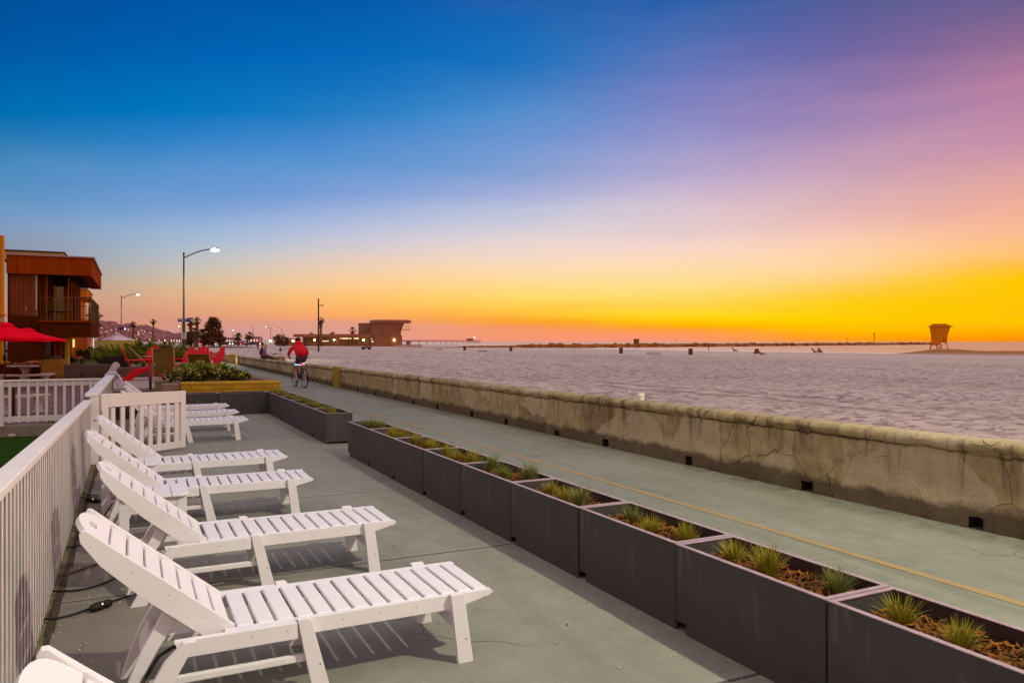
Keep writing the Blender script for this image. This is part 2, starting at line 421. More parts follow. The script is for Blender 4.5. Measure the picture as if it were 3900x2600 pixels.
def sea_mat():
    m, nt, b = nodes('sea_water'); t = NT(nt); v = t.coord('Object')
    o = t.xyz(v)
    vw = t.coord('Object', (.09, .028, 1)); wv = t.noise(vw, 1.6, 6, .62, .5)
    vr = t.coord('Object', (.5, .2, 1)); rp = t.noise(vr, 1.6, 5, .6)
    # distance from the shore
    q = t.math('SUBTRACT', o[0], t.math('MULTIPLY', t.math('MAXIMUM', t.math('SUBTRACT', o[1], 170), 0), .27))
    sh = t.math('ADD', q, t.math('MULTIPLY', t.math('SUBTRACT', t.noise(t.coord('Object', (.03,.03,1)), 1.5, 4), .5), 26))
    foam = t.mapr(sh, 119, 185, 1.0, 0)
    band = t.mapr(t.math('SINE', t.math('MULTIPLY', sh, .30)), .0, .9)
    f = t.math('MULTIPLY', foam, t.math('MAXIMUM', t.math('MULTIPLY', band, .8), t.mapr(wv, .46, .60)))
    f = t.math('ADD', f, t.mapr(sh, 119, 132, .7, 0), clamp=True)
    c = t.mix(t.mapr(wv, .35, .65), (.56,.16,.13,1), (.76,.29,.23,1))  # pink of the reflected sunset sky painted into the water colour
    c = t.mix(f, c, (1.0,.82,.76,1))
    nt.links.new(c, b.inputs['Base Color'])
    t.set(b.inputs['Roughness'], t.mapr(f, 0, 1, .22, .22)); b.inputs['IOR'].default_value = 1.5
    t.bump(t.math('ADD', wv, t.math('MULTIPLY', rp, .4)), .4, .5, b); return m
struct(grid('sea', [90, 130, 200, 400, 900, 3000, 9000, 40000], [-9000, -2000, -300, 0, 100, 300, 600, 1500, 5000, 15000, 45000], lambda x, y: SEA_Z, sea_mat()))

# left side: lawn, tiled patio, raised terrace -----------------------
m_grass = mat('lawn_grass', (.015,.042,.003), 1.0, c2=(.034,.078,.008), scale=12, bump=.8, bscale=90, spec=.02)
m_tile = mat('patio_tile', (.13,.065,.06), .75, c2=(.22,.12,.105), scale=1.2, bump=.15, bscale=14)
m_terr = mat('terrace_paving', (.33,.25,.22), .8, c2=(.42,.33,.29), scale=1.6, bump=.2)
m_step = mat('terrace_riser', (.10,.07,.055), .85, c2=(.17,.12,.09), scale=5, bump=.3)
struct(MB().box(-30, -.62, -6, 17.36, -.39, -.23).build('lawn', m_grass))
gb = MB()
for i in range(5200):
    x = -.66 - 5.4*random.random()**1.6; y = 1.0 + 15.6*random.random(); h_ = random.uniform(.02,.055); a = random.uniform(0, 6.28)
    dx, dy = .006*math.cos(a), .006*math.sin(a); lx, ly = random.uniform(-.02,.02), random.uniform(-.02,.02)
    gb.quad((x-dx,y-dy,-.23),(x+dx,y+dy,-.23),(x+lx,y+ly,-.23+h_))
tag(gb.build('lawn_blades', m_grass), kind='stuff')
struct(MB().box(-40, -.46, 17.72, 70, -.3, -.015).build('patio', m_tile))
struct(MB().box(-.46, 2.66, 20.0, 40, -.2, .5).build('terrace', m_terr))
struct(MB().box(-.44, .60, 19.94, 19.998, -.1, .44).build('terrace_riser', m_step))
struct(MB().box(-.46, 2.70, 18.22, 19.95, -.2, .02).build('lower_landing', m_step))
# far ground beyond the terrace
sheet('car_park', -120, 38, 172, 520, .02, mat('car_park_asphalt', (.15,.11,.125), .9, scale=.4))
# ---------------------------------------------------------------- weathered sea wall with weep holes and rounded cap
def wall_mat():
    m, nt, b = nodes('seawall_concrete'); t = NT(nt); v = t.coord('Object'); o = t.xyz(v)
    yz = t.coord('Object', (0, 1, 1))
    n1 = t.noise(yz, .9, 6, .65, .3); n2 = t.noise(yz, 6, 6, .7); n3 = t.noise(yz, 45, 4, .7)
    z = t.math('ADD', o[2], t.math('MULTIPLY', t.math('SUBTRACT', t.noise(yz, 2.2, 5, .7), .5), .30))
    c = t.mix(t.mapr(n1, .3, .7), (.385,.31,.155,1), (.57,.465,.25,1))
    c = t.mix(t.mapr(n2, .42, .68, 0, .65), c, (.20,.15,.065,1))
    # repaired pale patches with hard edges
    wv = nt.nodes.new('ShaderNodeVectorMath'); wv.operation = 'ADD'
    nn = nt.nodes.new('ShaderNodeTexNoise'); nn.inputs['Scale'].default_value = 1.3; nt.links.new(yz, nn.inputs['Vector'])
    sc = nt.nodes.new('ShaderNodeVectorMath'); sc.operation = 'SCALE'; sc.inputs['Scale'].default_value = .55; nt.links.new(nn.outputs['Color'], sc.inputs[0])
    nt.links.new(yz, wv.inputs[0]); nt.links.new(sc.outputs[0], wv.inputs[1])
    vo = nt.nodes.new('ShaderNodeTexVoronoi'); vo.inputs['Scale'].default_value = 1.35; nt.links.new(wv.outputs[0], vo.inputs['Vector'])
    vx = t.xyz(vo.outputs['Color'])
    c = t.mix(t.mapr(vx[0], .60, .62, 0, .6), c, (.60,.50,.34,1))
    c = t.mix(t.mapr(vx[1], .74, .76, 0, .5), c, (.21,.135,.085,1))
    # dark damp foot, dark line under the cap, vertical runs
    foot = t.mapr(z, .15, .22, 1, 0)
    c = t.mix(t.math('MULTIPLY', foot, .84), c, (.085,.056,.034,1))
    st = t.coord('Object', (0, 3.2, .35)); run = t.math('MULTIPLY', t.mapr(t.noise(st, 1.3, 4, .7, .5), .53, .64), t.mapr(o[2], .68, .25, 1, .15))
    c = t.mix(t.math('MULTIPLY', run, .8), c, (.09,.058,.034,1))
    pal = t.coord('Object', (0, 5, .5)); c = t.mix(t.math('MULTIPLY', t.mapr(t.noise(pal, 1.7, 4, .7), .60, .72), .45), c, (.36,.29,.18,1))
    # cracks
    vc = nt.nodes.new('ShaderNodeTexVoronoi'); vc.feature = 'DISTANCE_TO_EDGE'; vc.inputs['Scale'].default_value = 1.9; nt.links.new(wv.outputs[0], vc.inputs['Vector'])
    ck = t.math('MULTIPLY', t.mapr(vc.outputs['Distance'], .002, .009, 1, 0), t.mapr(t.noise(yz, 1.7, 3), .52, .60))
    c = t.mix(t.math('MULTIPLY', ck, .26), c, (.035,.022,.015,1))
    # paler towards the top
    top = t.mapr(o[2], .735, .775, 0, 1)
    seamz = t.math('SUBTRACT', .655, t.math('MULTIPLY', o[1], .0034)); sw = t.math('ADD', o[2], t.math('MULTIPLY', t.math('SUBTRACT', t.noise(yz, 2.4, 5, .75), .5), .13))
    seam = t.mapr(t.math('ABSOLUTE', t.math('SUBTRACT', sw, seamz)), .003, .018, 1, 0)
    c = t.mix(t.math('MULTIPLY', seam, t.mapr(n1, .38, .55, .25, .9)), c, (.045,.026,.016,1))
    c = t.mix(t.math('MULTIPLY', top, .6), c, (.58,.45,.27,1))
    c = t.mix(t.mapr(n3, .4, .7, 0, .25), c, (.10,.07,.04,1))
    nt.links.new(c, b.inputs['Base Color']); b.inputs['Roughness'].default_value = .9; b.inputs['Specular IOR Level'].default_value = .2
    hh = t.math('ADD', t.math('MULTIPLY', n2, 1.0), t.math('MULTIPLY', n3, .45)); hh = t.math('SUBTRACT', hh, t.math('MULTIPLY', ck, 1.4))
    t.bump(hh, 1.0, .03, b); return m
m_wall = wall_mat(); m_hole = mat('weep_hole_dark', (.030,.020,.015), .95, c2=(.07,.048,.034), scale=9)
m_yel = mat('yellow_paint', (.42,.27,.02), .75, c2=(.30,.20,.03), scale=7, bump=.3)
WX = 6.43
def wtop(y): return .785 - .0034*max(0, min(y, 45))
def capdrop(y):
    return .115 + .03*noise.noise((y*.9, 0, 5)) + .035*noise.noise((y*2.7, 1, 9))
def make_wall(label, y0, y1, holes, step):
    t = thing('sea_wall', label, 'wall', (0,0,0))
    ys = [y0]
    while ys[-1] < y1: ys.append(min(y1, ys[-1]+step))
    holes = [(q, random.uniform(.055,.082), random.uniform(-.022,.012)) for q in holes]
    for hy, hw, hz in holes: ys += [hy-hw, hy+hw]
    ys = sorted(set(round(a, 4) for a in ys)); ys = [a for i, a in enumerate(ys) if i == 0 or a-ys[i-1] > .004]
    mb = MB(); rows = []
    for y in ys:
        T = wtop(y); cd = capdrop(y)
        nz = lambda k, s: noise.noise((y*s, k, 2))
        pr = [(0, -.03), (0, .0), (0, .06), (0, .12), (.0, .2), (.0, .32), (.0, .45), (.002, T-cd-.02), (.012, T-cd), (-.022, T-cd+.012), (-.034, T-cd+.05), (-.030, T-.045), (-.018, T-.02), (.02, T-.004), (.11, T), (.19, T-.004), (.205, T-.03), (.205, -.25)]
        row = []
        for k, (dx, z) in enumerate(pr):
            j = .012*noise.noise((y*1.5, z*3, 1)) + .008*noise.noise((y*5, z*8, 4)) if k < 13 else .006*noise.noise((y*2, k, 4))
            hh = sum(q[2] for q in holes if abs(y-q[0]) < q[1]+.001)
            row.append((WX+dx+j, y + (.010*noise.noise((y*9, k*3.1, 6)) if k == 2 else 0), z + (0 if k < 4 else .006*nz(k, 3.0)) + (hh + .012*noise.noise((y*13, 2, 2)) if k == 3 else 0)))
        rows.append(row)
    n = len(rows[0]); vs = [p for r in rows for p in r]; fs = []; holefs = []
    def inhole(a, b):
        m_ = (a+b)/2
        return any(abs(m_-h) < w_ for h, w_, _ in holes)
    for i in range(len(ys)-1):
        ih = inhole(ys[i], ys[i+1])
        for k in range(n-1):
            if ih and k in (1, 2): continue
            fs.append((i*n+k, i*n+k+1, (i+1)*n+k+1, (i+1)*n+k))
    fs.append(tuple(range(n))); fs.append(tuple((len(ys)-1)*n+k for k in range(n-1, -1, -1)))
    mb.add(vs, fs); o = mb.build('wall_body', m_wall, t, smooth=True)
    hb = MB()
    for h, hw, hz in holes:
        a, b, d = h-hw-.012, h+hw+.012, .16
        x0, x1 = WX-.002, WX+d
        hb.quad((x1,a,-.002),(x1,b,-.002),(x1,b,.124),(x1,a,.124)); hb.quad((x0,a,.124),(x1,a,.124),(x1,b,.124),(x0,b,.124))
        hb.quad((x0,a,-.002),(x1,a,-.002),(x1,a,.124),(x0,a,.124)); hb.quad((x0,b,-.002),(x1,b,-.002),(x1,b,.124),(x0,b,.124))
    if holes: hb.build('weep_holes', m_hole, t)
    return t
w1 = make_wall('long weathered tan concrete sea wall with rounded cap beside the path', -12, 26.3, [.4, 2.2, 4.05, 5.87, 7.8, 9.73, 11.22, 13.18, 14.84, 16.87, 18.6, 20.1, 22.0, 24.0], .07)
MB().box(WX-.055, WX+.23, 26.31, 27.2, -.02, wtop(27)+.012).build('yellow_end', m_yel, w1, bevel=.02)
w2 = make_wall('sea wall section the grey haired man sits on, beyond the yellow band', 27.22, 54.2, [], .25)
dk = MB()
for i in range(34):
    y = 27.6 + i*.78; dk.box(WX-.012, WX+.02, y, y+.14, 0, .11+.06*random.random())
dk.build('weep_holes', m_hole, w2)
p1 = thing('wall_end_pillar', 'dark yellow painted end of the wall on the near side of the far gap', 'pillar')
MB().box(WX-.06, WX+.25, 54.22, 55.0, -.02, .68).build('pillar_body', m_yel, p1, bevel=.02)
p2 = thing('wall_end_pillar', 'bright yellow painted end of the wall on the far side of the far gap', 'pillar')
MB().box(WX-.10, WX+.25, 58.6, 59.6, -.02, .68).build('pillar_body', m_yel, p2, bevel=.02)
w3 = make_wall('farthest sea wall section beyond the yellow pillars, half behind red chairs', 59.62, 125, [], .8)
# white pipe stub behind the wall
pp = thing('pipe_post', 'short white pipe post sticking up just behind the sea wall', 'post', (6.85, 9.4, 0))

MB().lathe([(.045,0),(.045,.76),(.052,.765),(.052,.80),(.045,.82),(.0,.825)], (0,0,0), 14).build('pipe', mat('white_pvc', (.78,.74,.62), .45, var=.06), pp, smooth=False, bevel=.004)
# ---------------------------------------------------------------- white slatted sun loungers
def white_mat(name, c, rough, var=.05):
    m, nt, b = nodes(name); t = NT(nt); v = t.coord('Object')
    n = t.noise(v, 3.0, 5, .65); g = t.noise(t.coord('Object', (1, 14, 14)), 9, 4, .6)
    cc = t.mix(t.mapr(n, .3, .7), tuple(x*(1-var) for x in c)+(1,), (*c, 1))
    cc = t.mix(t.mapr(n, .60, .80, 0, .22), cc, (.52,.47,.40,1))
    nt.links.new(cc, b.inputs['Base Color']); b.inputs['Specular IOR Level'].default_value = .35
    t.set(b.inputs['Roughness'], t.mapr(n, .3, .7, rough-.08, rough+.1))
    t.bump(t.math('ADD', g, t.math('MULTIPLY', t.noise(v, 80, 3), .4)), .12, .003, b); return m
m_poly = white_mat('white_lumber', (.80,.765,.79), .5)
m_fence = white_mat('white_fence_paint', (.78,.735,.715), .6, .10)
m_fside = mat('picket_side_shade', (.26,.22,.22), .85, c2=(.44,.38,.37), scale=5, stretch=(1,1,.5))  # darker picket sides: unlit faces painted as a separate colour
m_screw = mat('screw_steel', (.22,.19,.18), .5, metal=.3)
LW = .60
def make_lounger(label):
    t = thing('sun_lounger', label, 'sun lounger', group='white slatted loungers lined up on the deck')
    XZ = lambda p, q, y: (p, y, q)
    # inner side rails
    for y0, y1 in ((.022, .056), (LW-.056, LW-.022)):
        mb = MB(); mb.prism([(.36,.264),(1.44,.264),(1.628,.305),(1.648,.315),(1.652,.325),(1.640,.335),(.36,.335)], XZ, y0, y1)
        scr = MB()
        if y0 < .1:
            for x in (.88,1.06,1.24,1.60): scr.box(x-.0026, x+.0026, .0205, .0225, .301, .306)
        mb.build('side_rail', m_poly, t, bevel=.006, inset=(scr, m_screw))
    for y0, y1 in ((-.014, .021), (LW-.021, LW+.014)):
        mb = MB(); mb.prism([(.185,.262),(.664,.262),(.664,.333),(.155,.333)], XZ, y0, y1)
        scr = MB()
        if y0 < .1:
            for x in (.47,.62): scr.box(x-.0026, x+.0026, -.0155, -.0135, .301, .306)
        mb.build('frame_rail', m_poly, t, bevel=.006, inset=(scr, m_screw))
    sl = MB()
    for i in range(14):
        x = .412 + .0885*i
        if i == 13: sl.box(x, x+.072, .057, LW-.057, .318, .338)
        else: sl.box(x, x+.0755, .057, LW-.057, .318, .338)
    sl.build('seat', m_poly, t, bevel=.009, seg=3)
    # legs, a near and a far one of each
    for s in (0, 1):
        y0 = -.014 if s == 0 else LW-.021; y1 = y0 + .035
        for nm, pts in (('leg', [(1.408,.345),(1.478,.345),(1.528,.0),(1.448,.0)]), ('leg', [(.665,.345),(.712,.345),(.728,.33),(.815,.0),(.735,.0)]),
                        ('leg', [(.115,.262),(.19,.335),(.240,.335),(.195,.255),(.055,.0),(-.035,.0)])):
            yy0, yy1 = (y0, y1)
            if pts[0][0] > 1: yy0, yy1 = ((-.014, .021) if s == 0 else (LW-.021, LW+.014))
            if pts[0][0] < .2: yy0, yy1 = ((-.046, -.015) if s == 0 else (LW+.015, LW+.046))
            mb = MB(); mb.prism(pts, XZ, yy0, yy1); scr = MB(); q = (1.488,.12) if pts[0][0] > 1 else ((.765,.13) if pts[0][0] > .5 else (.075,.14))
            scr.box(q[0]-.004, q[0]+.004, yy0-.0015, yy0+.002, q[1]-.004, q[1]+.004); mb.build(nm, m_poly, t, bevel=.006, inset=(scr, m_screw))
        ys = .022 if s == 0 else LW-.050
        MB().box(.06, .775, ys, ys+.028, .138, .172).build('stretcher', m_poly, t, bevel=.006)
    MB().box(1.455, 1.483, .022, LW-.022, .15, .205).build('crossbar', m_poly, t, bevel=.006)
    MB().box(.73, .758, .051, LW-.051, .18, .235).build('crossbar', m_poly, t, bevel=.006)
    # hinged backrest
    a = R(39.6); ca, sa = math.cos(a), math.sin(a)
    B = lambda p, q, y: (.405 - p*ca - q*sa, y, .336 + p*sa - q*ca)      # p up the back, q below its face
    bk = MB(); N_ = 8; pitch = .0905
    for i in range(N_-1):
        p0 = .012 + i*pitch
        bk.prism([(p0,.006),(p0+.078,.006),(p0+.078,.026),(p0,.026)], B, .093, LW-.093)
    bo = bk.build('backrest', m_poly, t, bevel=.007, seg=2)
    # head slat with rounded shoulders and a hand slot
    p0 = .012 + (N_-1)*pitch; yc0, yc1 = .093, LW-.093; w = yc1-yc0
    hs = MB(); out = []; K = 12
    for i in range(K+1):
        ang = math.pi*i/K
        out.append((p0+.035+.115*math.sin(ang)**.75, (yc0+yc1)/2 - math.cos(ang)*w/2))
    out = [(p0, yc0)] + out + [(p0, yc1)]
    slot = [(p0+.062, (yc0+yc1)/2-.045), (p0+.062, (yc0+yc1)/2+.045), (p0+.092, (yc0+yc1)/2+.04), (p0+.10, (yc0+yc1)/2), (p0+.092, (yc0+yc1)/2-.04)]
    bm = bmesh.new()
    def loop(pts, q):
        vv = [bm.verts.new(B(p, q, y)) for p, y in pts]
        return vv, [bm.edges.new((vv[i], vv[(i+1) % len(vv)])) for i in range(len(vv))]
    tv, te = loop(out, .004); sv, se = loop(slot, .004)
    bmesh.ops.triangle_fill(bm, edges=te+se, use_beauty=True)
    ex = bmesh.ops.extrude_face_region(bm, geom=bm.faces[:])
    off = Vector((-sa, 0, -ca))*.022
    for g in ex['geom']:
        if isinstance(g, bmesh.types.BMVert): g.co += off
    bmesh.ops.recalc_face_normals(bm, faces=bm.faces)
    me = bpy.data.meshes.new('head_slat'); bm.to_mesh(me); bm.free(); me.materials.append(m_poly)
    h = bpy.data.objects.new('head_slat', me); col.objects.link(h); h.parent = t
    for y0, y1 in ((.060,.0925), (LW-.0925, LW-.060)):
        mb = MB(); mb.prism([(0,-.004),(.62,-.004),(.755,-.006),(.768,.004),(.766,.022),(.74,.045),(.62,.078),(.40,.098),(.0,.100)], B, y0, y1)
        scr = MB()
        for p in (.14,.32,.50,.70): q = B(p, .035, 0); scr.box(q[0]-.0026, q[0]+.0026, y0-.0015, y0+.002, q[2]-.0026, q[2]+.0026)
        mb.build('back_rail', m_poly, t, bevel=.006, inset=(scr, m_screw))
    for y in (.115, LW-.147):
        mb = MB(); mb.prism([(.125,.445),(.185,.40),(.10,.27),(.055,.19),(-.01,.03),(-.055,.03),(-.015,.16),(.03,.27)], XZ, y, y+.03)
        mb.build('prop_leg', m_poly, t, bevel=.006)
    MB().beam((.055,.15,.255), (.055, LW-.15, .255), .03, .085, (.5,0,1)).build('prop_bar', m_poly, t, bevel=.006)
    return t
L0 = make_lounger('large white lounger in the foreground, its whole seat and both ends in view')
L0.location = (0, 3.517, 0)
for loc, rz, lb in (((-.02, 1.74, 0), 0, 'nearest white lounger, only the top of its backrest showing in the bottom left corner'),
                ((.018, 5.16, 0), R(.4), 'white lounger just beyond the large foreground one'),
                ((-.15, 7.15, 0), R(-.8), 'white lounger with its backrest behind the nearer white side table'),
                ((-.115, 8.64, 0), R(.5), 'white lounger in front of the open gate, farthest of those before it'),
                ((.045, 13.06, 0), R(.3), 'white lounger just behind the open gate, its front legs standing clear to the right'),
                ((.075, 14.53, 0), R(.2), 'middle white lounger of the three behind the gate'),
                ((.07, 16.06, 0), R(-.3), 'farthest white lounger, against the dark planters at the end of the deck')):
    dup(L0, loc, rz, lb)

# ---------------------------------------------------------------- side tables
def make_table(label):
    t = thing('side_table', label, 'side table', group='white slatted side tables between loungers')
    mb = MB(); S = .245; r = .07
    for i in range(4):
        x0 = -S + i*.1235; x1 = x0 + .1195
        if i in (0, 3):
            sx = -1 if i == 0 else 1; xo, xi = (x0, x1) if i == 0 else (x1, x0)
            poly = [(xi,-S),(xi,S)]
            for k in range(7):
                a = R(90)*k/6; poly.append((xo-sx*r+sx*r*math.sin(a), S-r+r*math.cos(a)))
            for k in range(7):
                a = R(90)*k/6; poly.append((xo-sx*r+sx*r*math.cos(a), -S+r-r*math.sin(a)))
        else: poly = [(x0,-S),(x1,-S),(x1,S),(x0,S)]
        mb.prism(poly, lambda p, q, z: (p, q, z), .438, .460)
    mb.build('tabletop', m_poly, t, bevel=.007)
    A = .195
    for x in (-A, A):
        for y in (-A, A): MB().box(x-.034, x+.034, y-.014, y+.014, 0, .437).build('leg', m_poly, t, bevel=.005)
    ap = MB()
    for y in (-A, A): ap.box(-A+.035, A-.035, y-.012, y+.012, .375, .436)
    for x in (-A, A): ap.box(x-.012, x+.012, -A+.015, A-.015, .375, .436)
    ap.build('apron', m_poly, t, bevel=.004)
    st = MB()
    for y in (-A, A): st.box(-A+.035, A-.035, y-.011, y+.011, .10, .14)
    st.build('stretcher', m_poly, t, bevel=.004)
    return t
T0 = make_table('white slatted side table beside the lounger nearest the gate, smaller in the photo'); T0.location = (-.03, 8.10, 0)
dup(T0, (.135, 6.46, 0), 0, 'nearer white slatted side table, beside a raised lounger back in mid row')

# ---------------------------------------------------------------- white picket fence and gate
def ftop(y): return 1.055 - .0265*(y-3.2)
def sloped(mb, x0, x1, y0, y1, zl, zh):
    mb.add([(x0,y0,ftop(y0)+zl),(x1,y0,ftop(y0)+zl),(x1,y1,ftop(y1)+zl),(x0,y1,ftop(y1)+zl),(x0,y0,ftop(y0)+zh),(x1,y0,ftop(y0)+zh),(x1,y1,ftop(y1)+zh),(x0,y1,ftop(y1)+zh)],
           [(0,3,2,1),(4,5,6,7),(0,1,5,4),(1,2,6,5),(2,3,7,6),(3,0,4,7)])
f1 = thing('picket_fence', 'long white picket fence with a flat cap running beside the loungers', 'fence')
mb = MB(); f1.rotation_euler = (0,0,.0056); f1.location = (.018,0,0); sloped(mb, -.532, -.432, -3, 11.34, -.038, 0); mb.build('cap_rail', m_fence, f1, bevel=.006)
mb = MB(); sloped(mb, -.520, -.484, -3, 11.34, -.155, -.042); mb.build('top_rail', m_fence, f1, bevel=.004)
MB().box(-.520, -.484, -3, 11.34, .06, .15).build('bottom_rail', m_fence, f1, bevel=.004)
pk = MB(); y = -2.9
while y < 11.3:
    pk.box(-.4825, -.445, y-.022, y+.022, .012, ftop(y)-.042); y += .118
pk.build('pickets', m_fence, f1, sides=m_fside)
f2 = thing('picket_fence', 'short white picket fence with a wide flat cap running away behind the open gate', 'fence', (-.114,0,0), -.01)
def ft2(y): return .915
MB().box(-.565, -.405, 11.36, 17.6, .877, .915).build('cap_rail', m_fence, f2, bevel=.006)
MB().box(-.53, -.485, 11.5, 17.5, .75, .875).build('top_rail', m_fence, f2, bevel=.004)
MB().box(-.53, -.485, 11.5, 17.5, .06, .15).build('bottom_rail', m_fence, f2, bevel=.004)
pk = MB(); y = 11.75
while y < 17.4: pk.box(-.4835, -.445, y-.022, y+.022, .012, .876); y += .118
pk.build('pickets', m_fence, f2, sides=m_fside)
MB().box(-.505, -.405, 11.37, 11.48, -.01, .876).build('post', m_fence, f2, bevel=.005)
MB().box(-.52, -.42, 17.42, 17.55, -.01, .876).build('post', mat('post_wood', (.26,.19,.13), .8), f2, bevel=.005)
f3 = thing('picket_fence', 'white picket fence with spaced slats crossing the left edge above the lawn', 'fence')
zt = .86
MB().box(-4.2, -.57, 17.37, 17.50, zt-.035, zt).build('cap_rail', m_fence, f3, bevel=.006)
MB().box(-4.2, -.57, 17.41, 17.45, zt-.135, zt-.037).build('top_rail', m_fence, f3, bevel=.004)
MB().box(-4.2, -.57, 17.41, 17.45, .05, .155).build('bottom_rail', m_fence, f3, bevel=.004)
pk = MB(); x = -2.12
while x < -.6: pk.box(x-.024, x+.024, 17.385, 17.409, .04, zt-.037); x += .151
pk.build('pickets', m_fence, f3)
MB().box(-2.42, -2.22, 17.34, 17.46, -.03, zt-.036).build('post', m_fence, f3, bevel=.005)
kb = thing('kerb_wall', 'low concrete kerb under the cross fence at the edge of the lawn', 'kerb')
MB().box(-8, -.63, 17.37, 17.70, -.39, -.018).build('kerb_body', mat('kerb_concrete', (.19,.15,.11), .9, c2=(.30,.25,.19), scale=3, bump=.4), kb, bevel=.01)
g = thing('gate', 'white picket gate standing ajar across the deck', 'gate', (-.40, 11.44, 0), math.atan2(.89, 1.09))
GL = math.hypot(1.09, .89)
MB().box(.02, .125, -.021, .021, .03, .905).build('gate_post', m_fence, g, bevel=.004)
MB().box(GL-.085, GL, -.021, .021, .03, .87).build('gate_post', m_fence, g, bevel=.004)
MB().add([(.126,-.020,.72),(GL-.086,-.020,.70),(GL-.086,.020,.70),(.126,.020,.72),(.126,-.020,.903),(GL-.086,-.020,.868),(GL-.086,.020,.868),(.126,.020,.903)],[(0,3,2,1),(4,5,6,7),(0,1,5,4),(1,2,6,5),(2,3,7,6),(3,0,4,7)]).build('top_rail', m_fence, g, bevel=.004)
MB().box(.126, GL-.086, -.020, .020, .035, .13).build('bottom_rail', m_fence, g, bevel=.004)
pk = MB()
for i in range(8):
    x = .20 + i*(GL-.36)/7.0
    pk.box(x-.03, x+.03, -.012, .014, .131, .71)
pk.build('pickets', m_fence, g)
MB().tube([(.0,-.03,.70),(.02,-.035,.62),(.01,-.035,.58),(-.06,-.035,.56),(-.10,-.03,.575)], .006, 5).build('latch', m_screw, g)
MB().box(GL-.10, GL-.06, .022, .034, .135, .71).build('edge_strip', m_fence, g)
# towel strap over the end of the fence
tw = MB(); pts = []
for i in range(25):
    u = i/24; a = u*math.pi*1.15
    pts.append((-.50 + .30*u + .0*u, 17.1, .935 + .07*math.sin(a*.9) - .30*max(0, u-.45)**1.2))
for i in range(24):
    p, q = pts[i], pts[i+1]
    tw.quad((p[0],p[1]-.07,p[2]),(q[0],q[1]-.07,q[2]),(q[0],q[1]+.07,q[2]),(p[0],p[1]+.07,p[2]))
to = thing('towel', 'pale lavender towel hung over the end of the fence cap', 'towel')
tb = MB(); tb.tube([(-.50,17.2,.925),(-.42,17.2,.985),(-.33,17.2,.975),(-.25,17.2,.90),(-.21,17.2,.80),(-.215,17.2,.72),(-.25,17.2,.69),(-.285,17.2,.73),(-.275,17.2,.82)], .020, 8)
m_tow = mat('towel_cloth', (.50,.45,.60), .95, c2=(.70,.66,.74), scale=12, bump=.5)
tb.build('cloth', m_tow, to, smooth=True)

# ---------------------------------------------------------------- black planter boxes with mulch and tufts of grass
def planter_mat():
    m, nt, b = nodes('planter_black'); t = NT(nt); v = t.coord('Object')
    oi = nt.nodes.new('ShaderNodeObjectInfo')
    n1 = t.noise(v, 1.8, 6, .65, .4); n2 = t.noise(v, 30, 4, .7); run = t.noise(t.coord('Object', (6, 6, .7)), 2.0, 5, .7, .3)
    c = t.mix(t.mapr(n1, .3, .7), (.037,.034,.033,1), (.066,.060,.058,1))
    c = t.mix(t.math('MULTIPLY', t.mapr(run, .58, .72), t.mapr(n1, .45, .65, 0, .35)), c, (.20,.18,.17,1))
    c = t.mix(t.mapr(n2, .5, .75, 0, .3), c, (.06,.045,.043,1))
    o = t.xyz(v); foot = t.mapr(t.math('ADD', o[2], t.math('MULTIPLY', n1, .12)), .05, .14, .55, 0)
    c = t.mix(foot, c, (.085,.062,.048,1))
    nt.links.new(c, b.inputs['Base Color']); b.inputs['Specular IOR Level'].default_value = .3
    t.set(b.inputs['Roughness'], t.mapr(n1, .3, .7, .5, .7)); t.bump(t.math('ADD', n2, n1), .15, .004, b); return m
m_pl = planter_mat(); m_rim = mat('planter_rim', (.30,.22,.24), .45, c2=(.42,.31,.33), scale=8)  # pinkish sky sheen on the box edges painted into the rim colour
m_in = mat('planter_inside', (.05,.030,.026), .8, bump=.2)
m_mul = mat('mulch_soil', (.045,.022,.008), .95, c2=(.12,.05,.012), scale=22, bump=1.0, bscale=60)
m_chip = mat('mulch_chips', (.085,.028,.005), .9, c2=(.27,.095,.012), scale=5, bump=.3)
PL, PW, PH = 1.018, .42, .478
